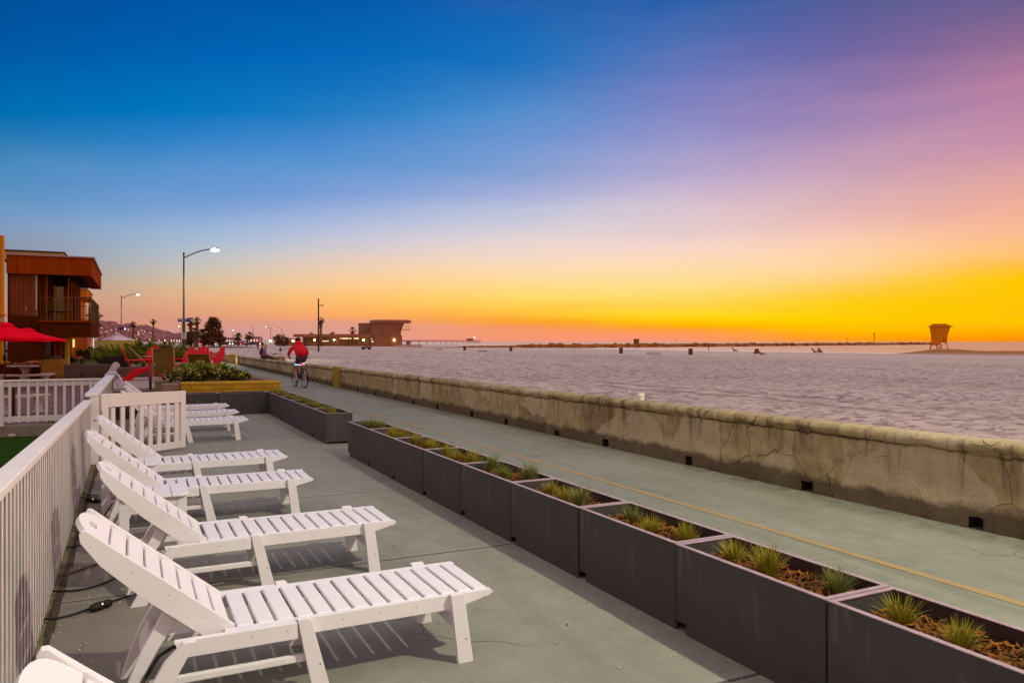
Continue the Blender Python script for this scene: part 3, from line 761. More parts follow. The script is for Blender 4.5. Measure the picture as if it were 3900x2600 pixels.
def make_planter(label, mulch=True):
    t = thing('planter_box', label, 'planter', group='black planter boxes edging the deck')
    YZ = lambda p, q, x: (x, p, q)
    side = [(.0,.0),(PL-.085,.0),(PL-.085,.055),(PL,.055),(PL,PH-.004),(0,PH-.004)]
    mb = MB(); mb.prism(side, YZ, 0, .022); mb.prism(side, YZ, PW-.022, PW)
    mb.box(.0222, PW-.0222, 0, .022, .03, PH-.004); mb.box(.0222, PW-.0222, PL-.022, PL, .055, PH-.004)
    mb.build('box', m_pl, t, bevel=.002)
    rm = MB(); z0, z1 = PH-.0035, PH+.0005
    for b_ in ((-.002,.026,-.001,PL+.001), (PW-.026,PW+.002,-.001,PL+.001)): rm.box(*b_, z0, z1)
    rm.box(.0262, PW-.0262, -.001, .026, z0, z1); rm.box(.0262, PW-.0262, PL-.026, PL+.001, z0, z1)
    rm.build('rim', m_rim, t)
    nb = MB(); nb.box(.0225, .0235, .0225, PL-.0225, .30, PH-.006); nb.box(PW-.0235, PW-.0225, .0225, PL-.0225, .30, PH-.006)
    nb.build('lining', m_in, t)
    nx, ny = 8, 16; vs = []; fs = []
    for j in range(ny+1):
        for i in range(nx+1):
            vs.append((.023+(PW-.046)*i/nx, .023+(PL-.046)*j/ny, .392+.018*noise.noise((i*.7, j*.7, 3))+.012*random.random()))
    for j in range(ny):
        for i in range(nx): a = j*(nx+1)+i; fs.append((a, a+1, a+nx+2, a+nx+1))
    MB().add(vs, fs).build('soil', m_mul, t)
    ch = MB()
    for i in range(520):
        x = random.uniform(.04, PW-.04); y = random.uniform(.05, PL-.05); a = random.uniform(0, 6.28); l = random.uniform(.012, .034); w = random.uniform(.003,.007)
        z = .405 + random.uniform(0,.022); tz = random.uniform(-.012,.012)
        dx, dy = math.cos(a)*l, math.sin(a)*l; nx_, ny_ = -math.sin(a)*w, math.cos(a)*w
        ch.quad((x-dx-nx_,y-dy-ny_,z-tz),(x+dx-nx_,y+dy-ny_,z+tz),(x+dx+nx_,y+dy+ny_,z+tz+.004),(x-dx+nx_,y-dy+ny_,z-tz+.004))
    tag(ch.build('mulch', m_chip, t), kind='stuff')
    return t
m_tuft = [mat('tuft_olive', (.15,.14,.008), .8, c2=(.44,.38,.03), scale=14),
          mat('tuft_blue_green', (.11,.125,.025), .8, c2=(.30,.30,.075), scale=14),
          mat('tuft_green', (.05,.15,.010), .65, c2=(.15,.33,.035), scale=14)]
def tuft_mesh(seed, n, hmin, hmax, spread, wid=.0026):
    rnd = random.Random(seed); mb = MB()
    for i in range(n):
        a = rnd.uniform(0, 6.283); r0 = rnd.uniform(0, .035); L = rnd.uniform(hmin, hmax); lean = rnd.uniform(.05, spread)**1.0
        ca, sa = math.cos(a), math.sin(a); p = Vector((r0*ca, r0*sa, 0)); segs = 4; pts = [p.copy()]
        for k in range(segs):
            l2 = lean*(.55+.5*k/segs*1.4); p = p + Vector((ca*math.sin(l2), sa*math.sin(l2), math.cos(l2)))*(L/segs); pts.append(p.copy())
        w = wid*rnd.uniform(.7, 1.2); sx, sy = -sa, ca
        for k in range(segs):
            w0 = w*(1-k/segs*.8); w1 = w*(1-(k+1)/segs*.8) if k < segs-1 else .0003
            A, B_ = pts[k], pts[k+1]
            mb.quad((A.x-sx*w0,A.y-sy*w0,A.z),(A.x+sx*w0,A.y+sy*w0,A.z),(B_.x+sx*w1,B_.y+sy*w1,B_.z),(B_.x-sx*w1,B_.y-sy*w1,B_.z))
    return mb
tufts = []
for k, (n, a, b_, s) in enumerate(((300,.08,.19,1.15),(250,.07,.17,1.25),(330,.09,.205,1.05),(230,.07,.16,1.3))):
    tufts.append(tuft_mesh(40+k, n, a, b_, s))
tuft_me = {}
def put_tuft(loc, shape, mi, label, rz, sc=1.0):
    key = (shape, mi)
    t = thing('grass_tuft', label, 'grass tuft', loc, rz, 'ornamental grass tufts in the black planters')
    t.scale = (sc,)*3
    if key not in tuft_me:
        o = tufts[shape].build('blades', m_tuft[mi], t); tuft_me[key] = o.data
    else:
        o = bpy.data.objects.new('blades', tuft_me[key]); col.objects.link(o); o.parent = t
    return t
PX = 2.70
P0 = None
ordn = ['last','next to last','third','fourth','fifth','sixth','seventh','eighth','ninth']
row1 = [.30+1.03*k for k in range(0, 10)]          # near corner of each box, from the bottom right corner of the photo outwards
names1 = {0: 'black planter box at the bottom right corner, mostly out of the picture'}
desc = ['at the bottom right corner', 'second from the right edge', 'third from the right edge', 'fourth from the right edge', 'fifth from the right edge', 'sixth from the right edge', 'seventh from the right edge', 'eighth from the right edge', 'next to last at the far end', 'last at the far end']
rndp = random.Random(3)
for k, y0 in enumerate(row1):
    lb = 'black planter box of the long boardwalk row, ' + desc[k]
    if P0 is None: P0 = make_planter(lb); P0.location = (PX, y0, 0); P0.rotation_euler = (0,0,0); pb = P0
    else: pb = dup(P0, (PX + rndp.uniform(-.004,.004), y0, 0), R(rndp.uniform(-.15,.15)), lb)
    offs = (.20, .50, .80) if k not in (8, 9) else (.22, .47, .74)
    for j, oy in enumerate(offs):
        pos = ('near end', 'middle', 'far end')[j]
        mi = rndp.choice([0, 0, 0, 1]) if k not in (5, 4) else (1 if j == 0 or k == 5 else 0)
        if k in (6, 7, 8): mi = 0
        if k == 9: mi = 1
        if k == 0 and j == 2: continue
        put_tuft((PX+.21+rndp.uniform(-.06,.06), y0+oy+rndp.uniform(-.04,.04), .395), rndp.randrange(4), mi,
                 ('olive' if mi == 0 else 'grey green')+' tuft, '+pos+' of the long row planter '+desc[k], rndp.uniform(0,6), rndp.uniform(.78,1.02)*(1.12 if k > 4 else 1.0))
    if k == 0:
        t = thing('grass_tuft', 'bright green long bladed grass tuft at the far end of the bottom right planter', 'grass tuft', (PX+.21, y0+.80, .395), 0, 'ornamental grass tufts in the black planters')
        mb = tuft_mesh(90, 42, .07, .17, .9, .004); q = tuft_mesh(91, 11, .20, .32, .75, .004); mb.add(q.v, q.f); mb.build('blades', m_tuft[2], t)
row2 = [11.92+1.03*k for k in range(6)]
d2 = ['at the near end', 'second from the near end', 'third from the near end', 'fourth from the near end', 'next to the far corner', 'in the far corner']
for k, y0 in enumerate(row2):
    pb = dup(P0, (PX-.01, y0, 0), 0, 'black planter box of the short far row, ' + d2[k])
    for j, oy in enumerate((.22, .5, .78)):
        pos = ('near end', 'middle', 'far end')[j]; mi = 0 if k > 2 else rndp.choice([0, 1])
        put_tuft((PX+.2+rndp.uniform(-.05,.05), y0+oy, .395), rndp.randrange(4), mi, ('olive' if mi == 0 else 'grey green')+' tuft, '+pos+' of the short far row planter '+d2[k], rndp.uniform(0,6), rndp.uniform(.95,1.15))
for k, (x0, lb) in enumerate(((2.685, 'black planter box closing the deck end, right one under the yellow bricks'), (1.655, 'black planter box closing the deck end, middle one behind the lounger feet'), (.625, 'black planter box closing the deck end, left one behind the gate'))):
    dup(P0, (x0, 17.62, 0), R(90), lb)

# ---------------------------------------------------------------- black cords on the ground by the fence
m_cord = mat('black_cord', (.018,.014,.013), .55); m_led = emis('plug_light', (1.0,.55,.08), 1.2)
def z2p(px, py, z=.012): return onz(px, py, z)
def crop(x, y): return (60+x/2.85, 1850+y/2.85)
def cord(label, pts, r=.0062, plug=None):
    t = thing('power_cord', label, 'cord')
    P = [Vector((-.50, onz(*crop(*pts[0]), .05).y, .03))] if 0 else []
    for i, q in enumerate(pts):
        z = .012 if len(q) < 3 else q[2]
        P.append(onz(*crop(q[0], q[1]), z))
    S = []
    for i in range(len(P)-1):
        p0, p1, p2, p3 = P[max(0,i-1)], P[i], P[i+1], P[min(len(P)-1,i+2)]
        for k in range(6):
            u = k/6; S.append(.5*((2*p1)+(p2-p0)*u+(2*p0-5*p1+4*p2-p3)*u*u+(3*p1-p0-3*p2+p3)*u**3))
    S.append(P[-1])
    MB().tube(S, r, 6).build('cable', m_cord, t, smooth=True)
    if plug:
        a, b_ = onz(*crop(*plug[0]), .026), onz(*crop(*plug[1]), .026); d = b_-a
        MB().tube([a, a+d*.08, a+d*.25, a+d*.62, a+d*.70, a+d*.74, a+d*.78, b_], [.008,.020,.026,.026,.018,.018,.025,.022], 10).build('plug', m_cord, t, smooth=True)
        MB().ball(a+d*.62+Vector((.0,-.022,.012)), .007).build('indicator', m_led, t)
    return t
cord('nearest black cord curling from the fence to the lounger, with a barrel plug', [(110,1380),(150,1408),(240,1432),(340,1438),(480,1425),(640,1385),(800,1330),(1000,1262),(1150,1215),(1330,1150)], plug=((798,1335),(1025,1262)))
cord('black cord without a plug lying just beyond the one with a barrel plug', [(150,1160),(210,1150),(300,1142),(430,1137),(600,1134),(760,1112),(900,1074),(1050,1010),(1180,950)])
cord('thin black cord sagging from the fence toward the second backrest', [(450,612,.06),(480,640),(540,656),(610,658),(700,636),(800,600)], .0055)
cord('short black cord reaching from the fence at mid height of the picket row', [(462,415,.05),(520,415),(590,436),(680,456),(760,466)], .0055)
cord('tangled black cord with two plugs by the far part of the fence', [(690,118,.03),(740,128),(800,140),(850,150),(930,160),(1040,160)], .007, plug=((760,135),(890,160)))
cord('thin black cord lying beside the tangled plugs at the far part of the fence', [(675,58,.05),(720,80),(770,108),(800,118)], .006)
cord('straight black cord behind the tangled plugs', [(690,45,.04),(740,70),(800,92),(860,100),(895,102)], .006)
cord('black cord arching up against the white side table leg', [(960,330),(990,280,.05),(1030,215,.10),(1075,178,.12),(1120,160,.10)], .0065)
cd = thing('power_cord', 'black cord looping through the back legs of the fully visible lounger', 'cord')
MB().tube([(.02,3.42,.01),(.0,3.52,.05),(.03,3.60,.14),(.10,3.68,.22),(.16,3.66,.26),(.20,3.60,.25)], .008, 7).build('cable', m_cord, cd, smooth=True)
MB().ball((.02,3.42,.022), .03, sc=(1.3,.9,.7)).build('plug', m_cord, cd, smooth=True)
chn = thing('chain', 'brown rusty chain lying across the deck from the fence', 'chain')
cb = MB(); A = onz(*crop(310,908), .03); Bq = onz(*crop(1000,810), .01); mid = onz(*crop(470,985), .008)
PTS = [A.lerp(mid, i/9) for i in range(9)] + [mid.lerp(Bq, i/26) for i in range(27)]
for i in range(len(PTS)-1):
    a, b_ = PTS[i], PTS[i+1]; d = (b_-a).normalized(); sd = Vector((-d.y, d.x, 0)) if i % 2 else Vector((0,0,1))
    ring = []
    for k in range(9):
        an = 2*math.pi*k/8; ring.append((a+b_)/2 + d*math.cos(an)*(b_-a).length*.62 + sd*math.sin(an)*.009)
    cb.tube(ring, .0035, 4, cap=False)
cb.build('links', mat('rusty_iron', (.14,.085,.05), .8, metal=.3), chn)
# ---------------------------------------------------------------- brick planter with flowering shrub
def brick_mat(name, c1, c2, mort, scale=4.0, bump=.6):
    m, nt, b = nodes(name); t = NT(nt); v = t.coord('Object'); o = t.xyz(v)
    cb = nt.nodes.new('ShaderNodeCombineXYZ'); t.set(cb.inputs[0], t.math('ADD', o[0], o[1])); t.set(cb.inputs[1], o[2])
    br = nt.nodes.new('ShaderNodeTexBrick'); br.inputs['Scale'].default_value = scale
    br.inputs['Color1'].default_value = c1; br.inputs['Color2'].default_value = c2; br.inputs['Mortar'].default_value = mort
    br.inputs['Mortar Size'].default_value = .026; br.inputs['Brick Width'].default_value = 1.6; br.inputs['Row Height'].default_value = .42; br.inputs['Mortar Smooth'].default_value = .4
    nt.links.new(cb.outputs[0], br.inputs['Vector'])
    n = t.noise(v, 5, 5, .7); c = t.mix(t.mapr(n, .4, .75, 0, .6), br.outputs['Color'], tuple(x*.55 for x in c1[:3])+(1,))
    nt.links.new(c, b.inputs['Base Color']); b.inputs['Roughness'].default_value = .85; b.inputs['Specular IOR Level'].default_value = .25
    t.bump(t.math('ADD', t.math('MULTIPLY', br.outputs['Fac'], -.8), n), bump, .012, b); return m
m_brk = brick_mat('yellow_brick', (.60,.33,.014,1), (.46,.25,.022,1), (.20,.11,.02,1))  # yellow paint strengthened to carry the warm lamp light on the front
m_brt = brick_mat('tan_brick', (.30,.20,.12,1), (.24,.155,.09,1), (.17,.11,.07,1))
m_brd = brick_mat('brown_brick', (.15,.085,.065,1), (.12,.065,.05,1), (.09,.055,.04,1))
m_soil = mat('dark_soil', (.05,.03,.02), .95, c2=(.11,.07,.045), scale=8, bump=.9)
bp = thing('brick_planter', 'yellow painted brick planter wall behind the dark planter boxes', 'planter')
bp.location = (0, .2, 0); fr = MB(); fr.add([(.92,18.05,0),(3.06,17.92,0),(3.06,18.20,0),(.92,18.33,0),(.92,18.05,.70),(3.06,17.92,.695),(3.06,18.20,.695),(.92,18.33,.70)],[(0,3,2,1),(4,5,6,7),(0,1,5,4),(1,2,6,5),(2,3,7,6),(3,0,4,7)])
fr.build('front_wall', m_brk, bp, bevel=.035, seg=3)
sd_ = MB(); sd_.add([(2.80,18.21,0),(3.06,18.21,0),(2.96,29,0),(2.76,29,0),(2.80,18.21,.695),(3.06,18.21,.695),(2.96,29,.70),(2.76,29,.70)],[(0,3,2,1),(4,5,6,7),(0,1,5,4),(1,2,6,5),(2,3,7,6),(3,0,4,7)])
sd_.build('side_wall', m_brt, bp, bevel=.03)
MB().box(.93, 2.795, 18.30, 19.93, .1, .58).build('soil', m_soil, bp)
MB().box(.55, .905, 17.98, 18.32, -.02, .685).build('end_pier', m_brt, bp, bevel=.05, seg=3)
MB().box(.45, .80, 18.9, 19.7, -.02, .72).build('end_pier', m_brt, bp, bevel=.05, seg=3)
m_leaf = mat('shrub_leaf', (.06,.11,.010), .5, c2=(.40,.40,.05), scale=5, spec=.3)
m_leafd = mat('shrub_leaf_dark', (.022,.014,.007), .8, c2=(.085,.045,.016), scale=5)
m_fl = mat('pink_petals', (.80,.30,.27), .7, c2=(.95,.55,.46), scale=30)
def leaf(mb, p, d, L, w, rnd):
    d = d.normalized(); s = d.cross(Vector((rnd.uniform(-1,1), rnd.uniform(-1,1), rnd.uniform(.2,1)))).normalized(); u = s.cross(d)
    m1 = p + d*L*.35 + u*L*.06; m2 = p + d*L*.75 + u*L*.07; e = p + d*L
    mb.add([p, m1-s*w*.8, m2-s*w, e, m2+s*w, m1+s*w*.8], [(0,1,2,3,4,5)])
def shrub(t, c, rad, n, L, w, mats, top_only=True, seed=1, up=.6):
    rnd = random.Random(seed); A = MB(); Bm = MB()
    clumps = []
    for i in range(max(6, n//45)):
        a = rnd.uniform(0, 6.283); r = math.sqrt(rnd.random()); h = rnd.uniform(.25, 1.0)
        k = math.sqrt(max(.05, 1-r*r*.75))
        clumps.append((Vector((c[0]+rad[0]*r*math.cos(a), c[1]+rad[1]*r*math.sin(a), c[2]+rad[2]*h*k*rnd.uniform(.8,1.12))), rnd.uniform(.7, 1.2)))
    for i in range(n):
        q, s = rnd.choice(clumps); d = Vector((rnd.gauss(0,1), rnd.gauss(0,1), rnd.gauss(0,1)+up)).normalized()
        p = q + Vector((d.x, d.y, d.z))*rnd.uniform(.0, .11)*s
        zrel = (p.z - c[2])/rad[2]
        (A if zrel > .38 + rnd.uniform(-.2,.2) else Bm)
        leaf(A if zrel > .50+rnd.uniform(-.3,.25) else Bm, p, d, L*rnd.uniform(.7,1.3), w*rnd.uniform(.8,1.2), rnd)  # lower leaves take the dark copy: shade in the gaps put into colour
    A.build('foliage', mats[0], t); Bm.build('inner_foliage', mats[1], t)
    return clumps
fs_ = thing('flowering_shrub', 'glossy green shrub with small pink flowers in the yellow brick planter', 'shrub')
cl = shrub(fs_, (1.52, 19.2, .58), (.86, .52, .46), 3000, .098, .029, (m_leaf, m_leafd), seed=5, up=.7)
fb = MB(); rf = random.Random(8)
for i in range(46):
    q, s = rf.choice(cl)
    if q.x < 1.25 and rf.random() < .7: continue
    p = q + Vector((rf.uniform(-.08,.08), rf.uniform(-.14,.02), rf.uniform(.04,.13)))
    for k in range(7):
        d = Vector((rf.gauss(0,1), rf.gauss(0,1)-.6, rf.gauss(0,1)+.5)); leaf(fb, p, d, .030, .011, rf)
fb.build('flowers', m_fl, fs_)
rock = thing('ground_plant', 'small dry clump at the bare right end of the yellow brick planter', 'plant', (2.45, 18.75, .58))
tuft_mesh(17, 90, .05, .14, 1.3, .006).build('leaves', m_leafd, rock)

# ---------------------------------------------------------------- adirondack and sling chairs on the terrace
m_red = mat('red_resin', (.58,.002,.006), .45, c2=(.72,.003,.02), scale=3, spec=.15)
m_wood = mat('tan_frame', (.36,.22,.09), .5, c2=(.48,.30,.13), scale=6)
m_sling = mat('brown_sling', (.13,.065,.008), .85, c2=(.19,.10,.016), scale=3, bump=.25, bscale=160)
def adirondack(label):
    t = thing('adirondack_chair', label, 'adirondack chair', group='red adirondack chairs on the terrace')
    XZ = lambda p, q, y: (p, y, q)
    s = MB()
    for i in range(6):
        u = i/6; x = .40-.085*i; z = .37-.028*i
        s.add([(x,-.26,z),(x+.072,-.26,z+.024),(x+.072,.26,z+.024),(x,.26,z),(x,-.26,z-.02),(x+.072,-.26,z+.004),(x+.072,.26,z+.004),(x,.26,z-.02)],[(0,3,2,1),(4,5,6,7),(0,1,5,4),(1,2,6,5),(2,3,7,6),(3,0,4,7)])
    s.build('seat', m_red, t, bevel=.01)
    a = R(24)
    bk = MB()
    for i in range(5):
        o = i-2; y0 = o*.098; fan = o*.022; top = .82 - .042*o*o
        P = lambda l, y: (-.02 - l*math.sin(a), y, .21 + l*math.cos(a))
        tl, tr_ = top-.012*(1+max(0,o)*2.2)-.008*max(0,-o), top-.012*(1+max(0,-o)*2.2)-.008*max(0,o); p = [P(.0, y0*.82-.042), P(.0, y0*.82+.042), P(top*.55, y0+fan*.5+.053), P(tl-.03, y0+fan+.058), P(tl, y0+fan+.045), P(top, y0+fan), P(tr_, y0+fan-.045), P(tr_-.03, y0+fan-.058), P(top*.55, y0+fan*.5-.053)]
        off = Vector((-math.cos(a), 0, -math.sin(a)))*.022
        n = len(p); bk.add(p+[tuple(Vector(q)+off) for q in p], [tuple(range(n)), tuple(range(2*n-1, n-1, -1))]+[(k, k+n, (k+1)%n+n, (k+1)%n) for k in range(n)])
    bk.build('backrest', m_red, t, bevel=.008)
    cr = MB(); cr.box(-.23,-.20,-.27,.27,.555,.61); cr.box(-.075,-.045,-.24,.24,.25,.31); cr.build('back_rail', m_red, t, bevel=.008)
    for y in (-.33, .33):
        MB().prism([(-.24,.575),(.46,.60),(.50,.585),(.50,.565),(-.24,.545)], XZ, y-.06, y+.06).build('armrest', m_red, t, bevel=.014)
        MB().prism([(.36,.57),(.46,.575),(.44,0),(.37,0)], XZ, y-.022, y+.022).build('leg', m_red, t, bevel=.012)
        yy = y*.83
        MB().prism([(.45,.40),(.46,.31),(.05,.17),(-.10,.0),(-.34,.0),(-.20,.12),(-.03,.29)], XZ, yy-.02, yy+.02).build('leg', m_red, t, bevel=.012)
    return t
def put(px, py, d, z=.5):
    p = at(px, py, d); return (p.x, p.y, z)
A1 = adirondack('red adirondack chair on the left seen from the side, its back leaning left'); A1.location = put(514, 1449, 21.7); A1.rotation_euler = (0,0,R(4))
dup(A1, put(603, 1440, 25.5), R(-75), 'red adirondack chair mostly hidden behind the tall brown sling chair')
dup(A1, put(690, 1440, 23.2), R(205), 'red adirondack chair in the middle, leaning right, beside the glowing blue speaker')
dup(A1, put(774, 1440, 24.8), R(-95), 'red adirondack chair with only its rounded top above the low sling chair')
dup(A1, put(808, 1440, 23.2), R(200), 'rightmost red adirondack chair, its back leaning right above the flowering shrub')
def sling(label, rec):
    t = thing('sling_chair', label, 'sling chair', group='brown sling chairs on the terrace')
    ca, sa = math.cos(rec), math.sin(rec); W = .28
    bk = MB(); n = 8; vs = []; fs = []
    for i in range(n+1):
        l = .78*i/n; s = .02*math.sin(math.pi*i/n)
        for y in (-W, W): vs.append((-.02-l*sa-s, y, .36+l*ca))
    for i in range(n): fs.append((2*i, 2*i+1, 2*i+3, 2*i+2))
    bk.add(vs, fs); bk.build('backrest', m_sling, t)
    MB().box(-.02, .46, -W, W, .355, .368).build('seat', m_sling, t)
    for y in (-W-.02, W+.02):
        MB().tube([(.47,y,.37),(-.02,y,.36),(-.02-.80*sa,y,.36+.80*ca)], .016, 6).build('side_frame', m_wood, t, smooth=True)
        MB().tube([(.50,y*1.06,.0),(.42,y*1.06,.60),(.36,y*1.06,.62),(-.14,y*1.06,.62)], .015, 6).build('armrest', m_wood, t, smooth=True)
        MB().tube([(-.30,y,.0),(-.02,y,.37)], .015, 6).build('leg', m_wood, t, smooth=True)
    sm_ = MB(); l = .72
    sm_.tube([(-.035-l*sa,-W,.36+l*ca),(-.035-l*sa,W,.36+l*ca)], .004, 4); sm_.build('hem', m_leafd, t)
    return t
S1 = sling('tall brown sling chair with its back to the camera', R(8)); S1.location = put(627, 1440, 20.6, .40); S1.rotation_euler = (0,0,R(70)); S1.scale = (1,.92,.90)
S2 = sling('low reclined brown sling chair behind the flowering shrub', R(34)); S2.location = put(768, 1440, 21.6, .40); S2.rotation_euler = (0,0,R(74)); S2.scale = (1,1,.84)
S3 = sling('brown sling chair seen from the side behind the leftmost red chair', R(44)); S3.location = put(556, 1440, 24.6, .5); S3.rotation_euler = (0,0,R(12))
sp_ = thing('speaker', 'dark box glowing with a blue light between the red chairs', 'speaker', put(741, 1400, 23.4, .95))
MB().box(-.13,.13,-.09,.09,0,.22).build('body', mat('dark_plastic', (.03,.006,.012), .4), sp_, bevel=.03, seg=3)
MB().box(-.10,.04,-.094,-.090,.08,.13).build('blue_light', emis('blue_light', (.12,.16,1.0), 5.0), sp_, bevel=.002)
pt = thing('fire_table', 'dark square fire table among the red chairs', 'fire table', put(700, 1400, 23.6, .5))
MB().box(-.38,.38,-.38,.38,.0,.40).build('base', mat('dark_wicker', (.03,.012,.008), .8, bump=.5), pt, bevel=.02); MB().box(-.45,.45,-.45,.45,.402,.446).build('top', m_wood, pt, bevel=.01)
hr = thing('handrail', 'short dark metal handrail with a bright curved top beside the brick pier', 'handrail')
a = at(573, 1482, 17.9); b_ = at(573, 1402, 17.9); c_ = at(590, 1388, 18.4)
MB().tube([a, b_, b_.lerp(c_, .35)+Vector((0,0,.05)), c_], .028, 8).build('rail', mat('rail_metal', (.08,.06,.06), .3, metal=.7), hr, smooth=True)
# low walls on the terrace side
def wbox(name, label, cat, x0, x1, y0, y1, z0, z1, m, part='wall_body', bev=.02):
    t = thing(name, label, cat); MB().box(x0, x1, y0, y1, z0, z1).build(part, m, t, bevel=bev); return t
wbox('brick_wall', 'low brown brick wall right behind the leftmost red chair', 'wall', -.44, .95, 26.2, 26.5, .49, .80, m_brd)
wbox('brick_wall', 'purple brown block wall behind the black bollard left of the rounded cap', 'wall', -2.32, -.78, 33.0, 33.3, -.1, .73, m_brd)
cw = thing('capped_wall', 'low block wall with a rounded pale cap running toward the red chair', 'wall')
MB().box(-.74, -.47, 23.6, 33.3, -.1, .44).build('wall_body', m_brt, cw)
MB().prism([(-.13+0*0, .0)]+[(.15*math.cos(R(180-180*k/8)), .02+.15*math.sin(R(180*k/8))) for k in range(9)]+[(.13,0)], lambda p, q, y: (-.605+p, y, .44+q+.02*(y-23.6)), 23.55, 33.35).build('cap', m_terr, cw, smooth=False)
pm = thing('bench', 'low dark topped bench against the purple brown block wall', 'bench', (-1.25, 32.2, -.02))
MB().box(-.55,.55,-.17,.17,.40,.44).build('seat', mat('bench_top', (.06,.04,.03), .8), pm, bevel=.006)
for x in (-.45, .05, .45): MB().box(x-.04,x+.04,-.12,.12,0,.398).build('leg', m_brd, pm)
bo = thing('bollard', 'slim black bollard in front of the purple brown wall', 'bollard', tuple(onz(311, 1450, -.02)))
MB().lathe([(.05,0),(.05,.86),(.06,.865),(.06,.90),(.04,.925),(0,.93)], (0,0,0), 12).build('post', mat('black_paint', (.015,.012,.012), .5), bo)
# dark covered grill behind the wall
gr = thing('covered_grill', 'low dark tarpaulin cover behind the rounded wall cap', 'cover', tuple(put(424, 1400, 30.5, .2)))
MB().add([(-.55,-.3,0),(.65,-.3,0),(.65,.3,0),(-.55,.3,0),(-.30,-.25,.82),(.62,-.25,.80),(.62,.25,.80),(-.30,.25,.82)],[(0,3,2,1),(4,5,6,7),(0,1,5,4),(1,2,6,5),(2,3,7,6),(3,0,4,7)]).build('cover', mat('dark_tarp', (.02,.011,.009), .8, bump=.6, bscale=6), gr, bevel=.04, seg=3)

# ---------------------------------------------------------------- juniper hedge behind the chairs
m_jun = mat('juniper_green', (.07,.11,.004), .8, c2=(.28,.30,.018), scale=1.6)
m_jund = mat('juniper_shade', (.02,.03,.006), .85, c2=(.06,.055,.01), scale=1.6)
def juniper(label, c, rx, ry, h, seed, plumes=90):
    rnd = random.Random(seed); t = thing('juniper_shrub', label, 'shrub', c, 0, 'juniper shrubs behind the red chairs'); A = MB(); Bm = MB()
    for i in range(plumes):
        a = rnd.uniform(0, 6.283); r = rnd.random()**.6; base = Vector((rx*r*math.cos(a), ry*r*math.sin(a), h*rnd.uniform(.1,.75)*(1-.4*r)))
        d = Vector((math.cos(a)*r*1.2, math.sin(a)*r*.8, rnd.uniform(.35,1.1))).normalized(); L = rnd.uniform(.3,.55)
        for k in range(58):
            u = rnd.random(); p = base + d*L*u + Vector((rnd.gauss(0,1),rnd.gauss(0,1),rnd.gauss(0,1)))*.065*(1.1-u)
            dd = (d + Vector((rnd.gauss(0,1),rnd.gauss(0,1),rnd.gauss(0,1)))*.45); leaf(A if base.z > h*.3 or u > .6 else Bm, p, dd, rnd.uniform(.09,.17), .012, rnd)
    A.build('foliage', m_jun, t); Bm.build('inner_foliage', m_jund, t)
    tr = MB()
    for i in range(5): tr.tube([(rnd.uniform(-.1,.1),rnd.uniform(-.1,.1),-.1),(rnd.uniform(-rx,rx)*.6,rnd.uniform(-ry,ry)*.5,h*.6)], [.05,.015], 5)
    tr.build('branches', m_soil, t)
juniper('left juniper shrub with feathery sprays reaching toward the cream wall', tuple(put(475, 1400, 33, .55)), .95, .7, .85, 21, 75)
juniper('middle juniper shrub, the darkest, behind the brown sling chairs', tuple(put(548, 1400, 33.5, .55)), .85, .7, .95, 22, 75)
juniper('right juniper shrub, the tallest, beside the street sign pole', tuple(put(632, 1400, 33, .55)), .85, .7, 1.05, 23, 90)
juniper('yellow lit end of the juniper row below the speed sign', tuple(put(684, 1400, 34, .55)), .40, .5, .75, 24, 40)

# ---------------------------------------------------------------- brown beach house with balcony
FY = 41.1
def fx(px, Y=FY): return ony(px, 1300, Y).x
def fz(px, py, Y=FY): return ony(px, py, Y).z
def siding(name, c, c2, sc=9.0, gloss=.7):
    m, nt, b = nodes(name); t = NT(nt); v = t.coord('Object'); o = t.xyz(v)
    gr_ = t.math('FRACT', t.math('MULTIPLY', t.math('ADD', o[0], o[1]), sc)); g = t.mapr(gr_, .0, .12, 1, 0)
    n = t.noise(t.coord('Object', (3,3,.5)), 1.5, 5, .65)
    cc = t.mix(t.mapr(n, .3, .7), c, c2); cc = t.mix(t.math('MULTIPLY', g, .6), cc, tuple(x*.3 for x in c[:3])+(1,))
    nt.links.new(cc, b.inputs['Base Color']); b.inputs['Roughness'].default_value = .9; b.inputs['Specular IOR Level'].default_value = .03
    t.bump(t.math('SUBTRACT', n, g), .4, .01, b); return m
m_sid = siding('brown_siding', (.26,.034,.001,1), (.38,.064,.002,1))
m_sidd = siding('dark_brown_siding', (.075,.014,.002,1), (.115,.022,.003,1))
m_org = siding('orange_siding', (.56,.15,.010,1), (.66,.21,.016,1), 3)
m_ogw = mat('orange_wall', (.60,.27,.015), .7, c2=(.70,.34,.025), scale=2)
m_cream = mat('cream_render', (.40,.30,.13), .8, c2=(.48,.37,.17), scale=2)
m_dark = mat('soffit_dark', (.012,.006,.004), .9)
m_capm = mat('roof_edge_metal', (.40,.24,.22), .5, c2=(.5,.3,.28))
m_rail = mat('railing_bronze', (.12,.05,.012), .5, c2=(.2,.09,.02), metal=.3)
def glass(name, c, c2, rough=.12):
    m, nt, b = nodes(name); t = NT(nt); v = t.coord('Object'); o = t.xyz(v)
    f = t.math('SINE', t.math('MULTIPLY', t.math('ADD', o[0], t.math('MULTIPLY', t.noise(v, 2, 2), .05)), 42)); n = t.noise(v, 1.2, 4)
    cc = t.mix(t.mapr(f, -1, 1), c, c2); cc = t.mix(t.mapr(n, .4, .7, 0, .5), cc, tuple(x*.5 for x in c[:3])+(1,))
    nt.links.new(cc, b.inputs['Base Color']); b.inputs['Roughness'].default_value = rough; b.inputs['Coat Weight'].default_value = .25; b.inputs['Coat Roughness'].default_value = .05
    return m
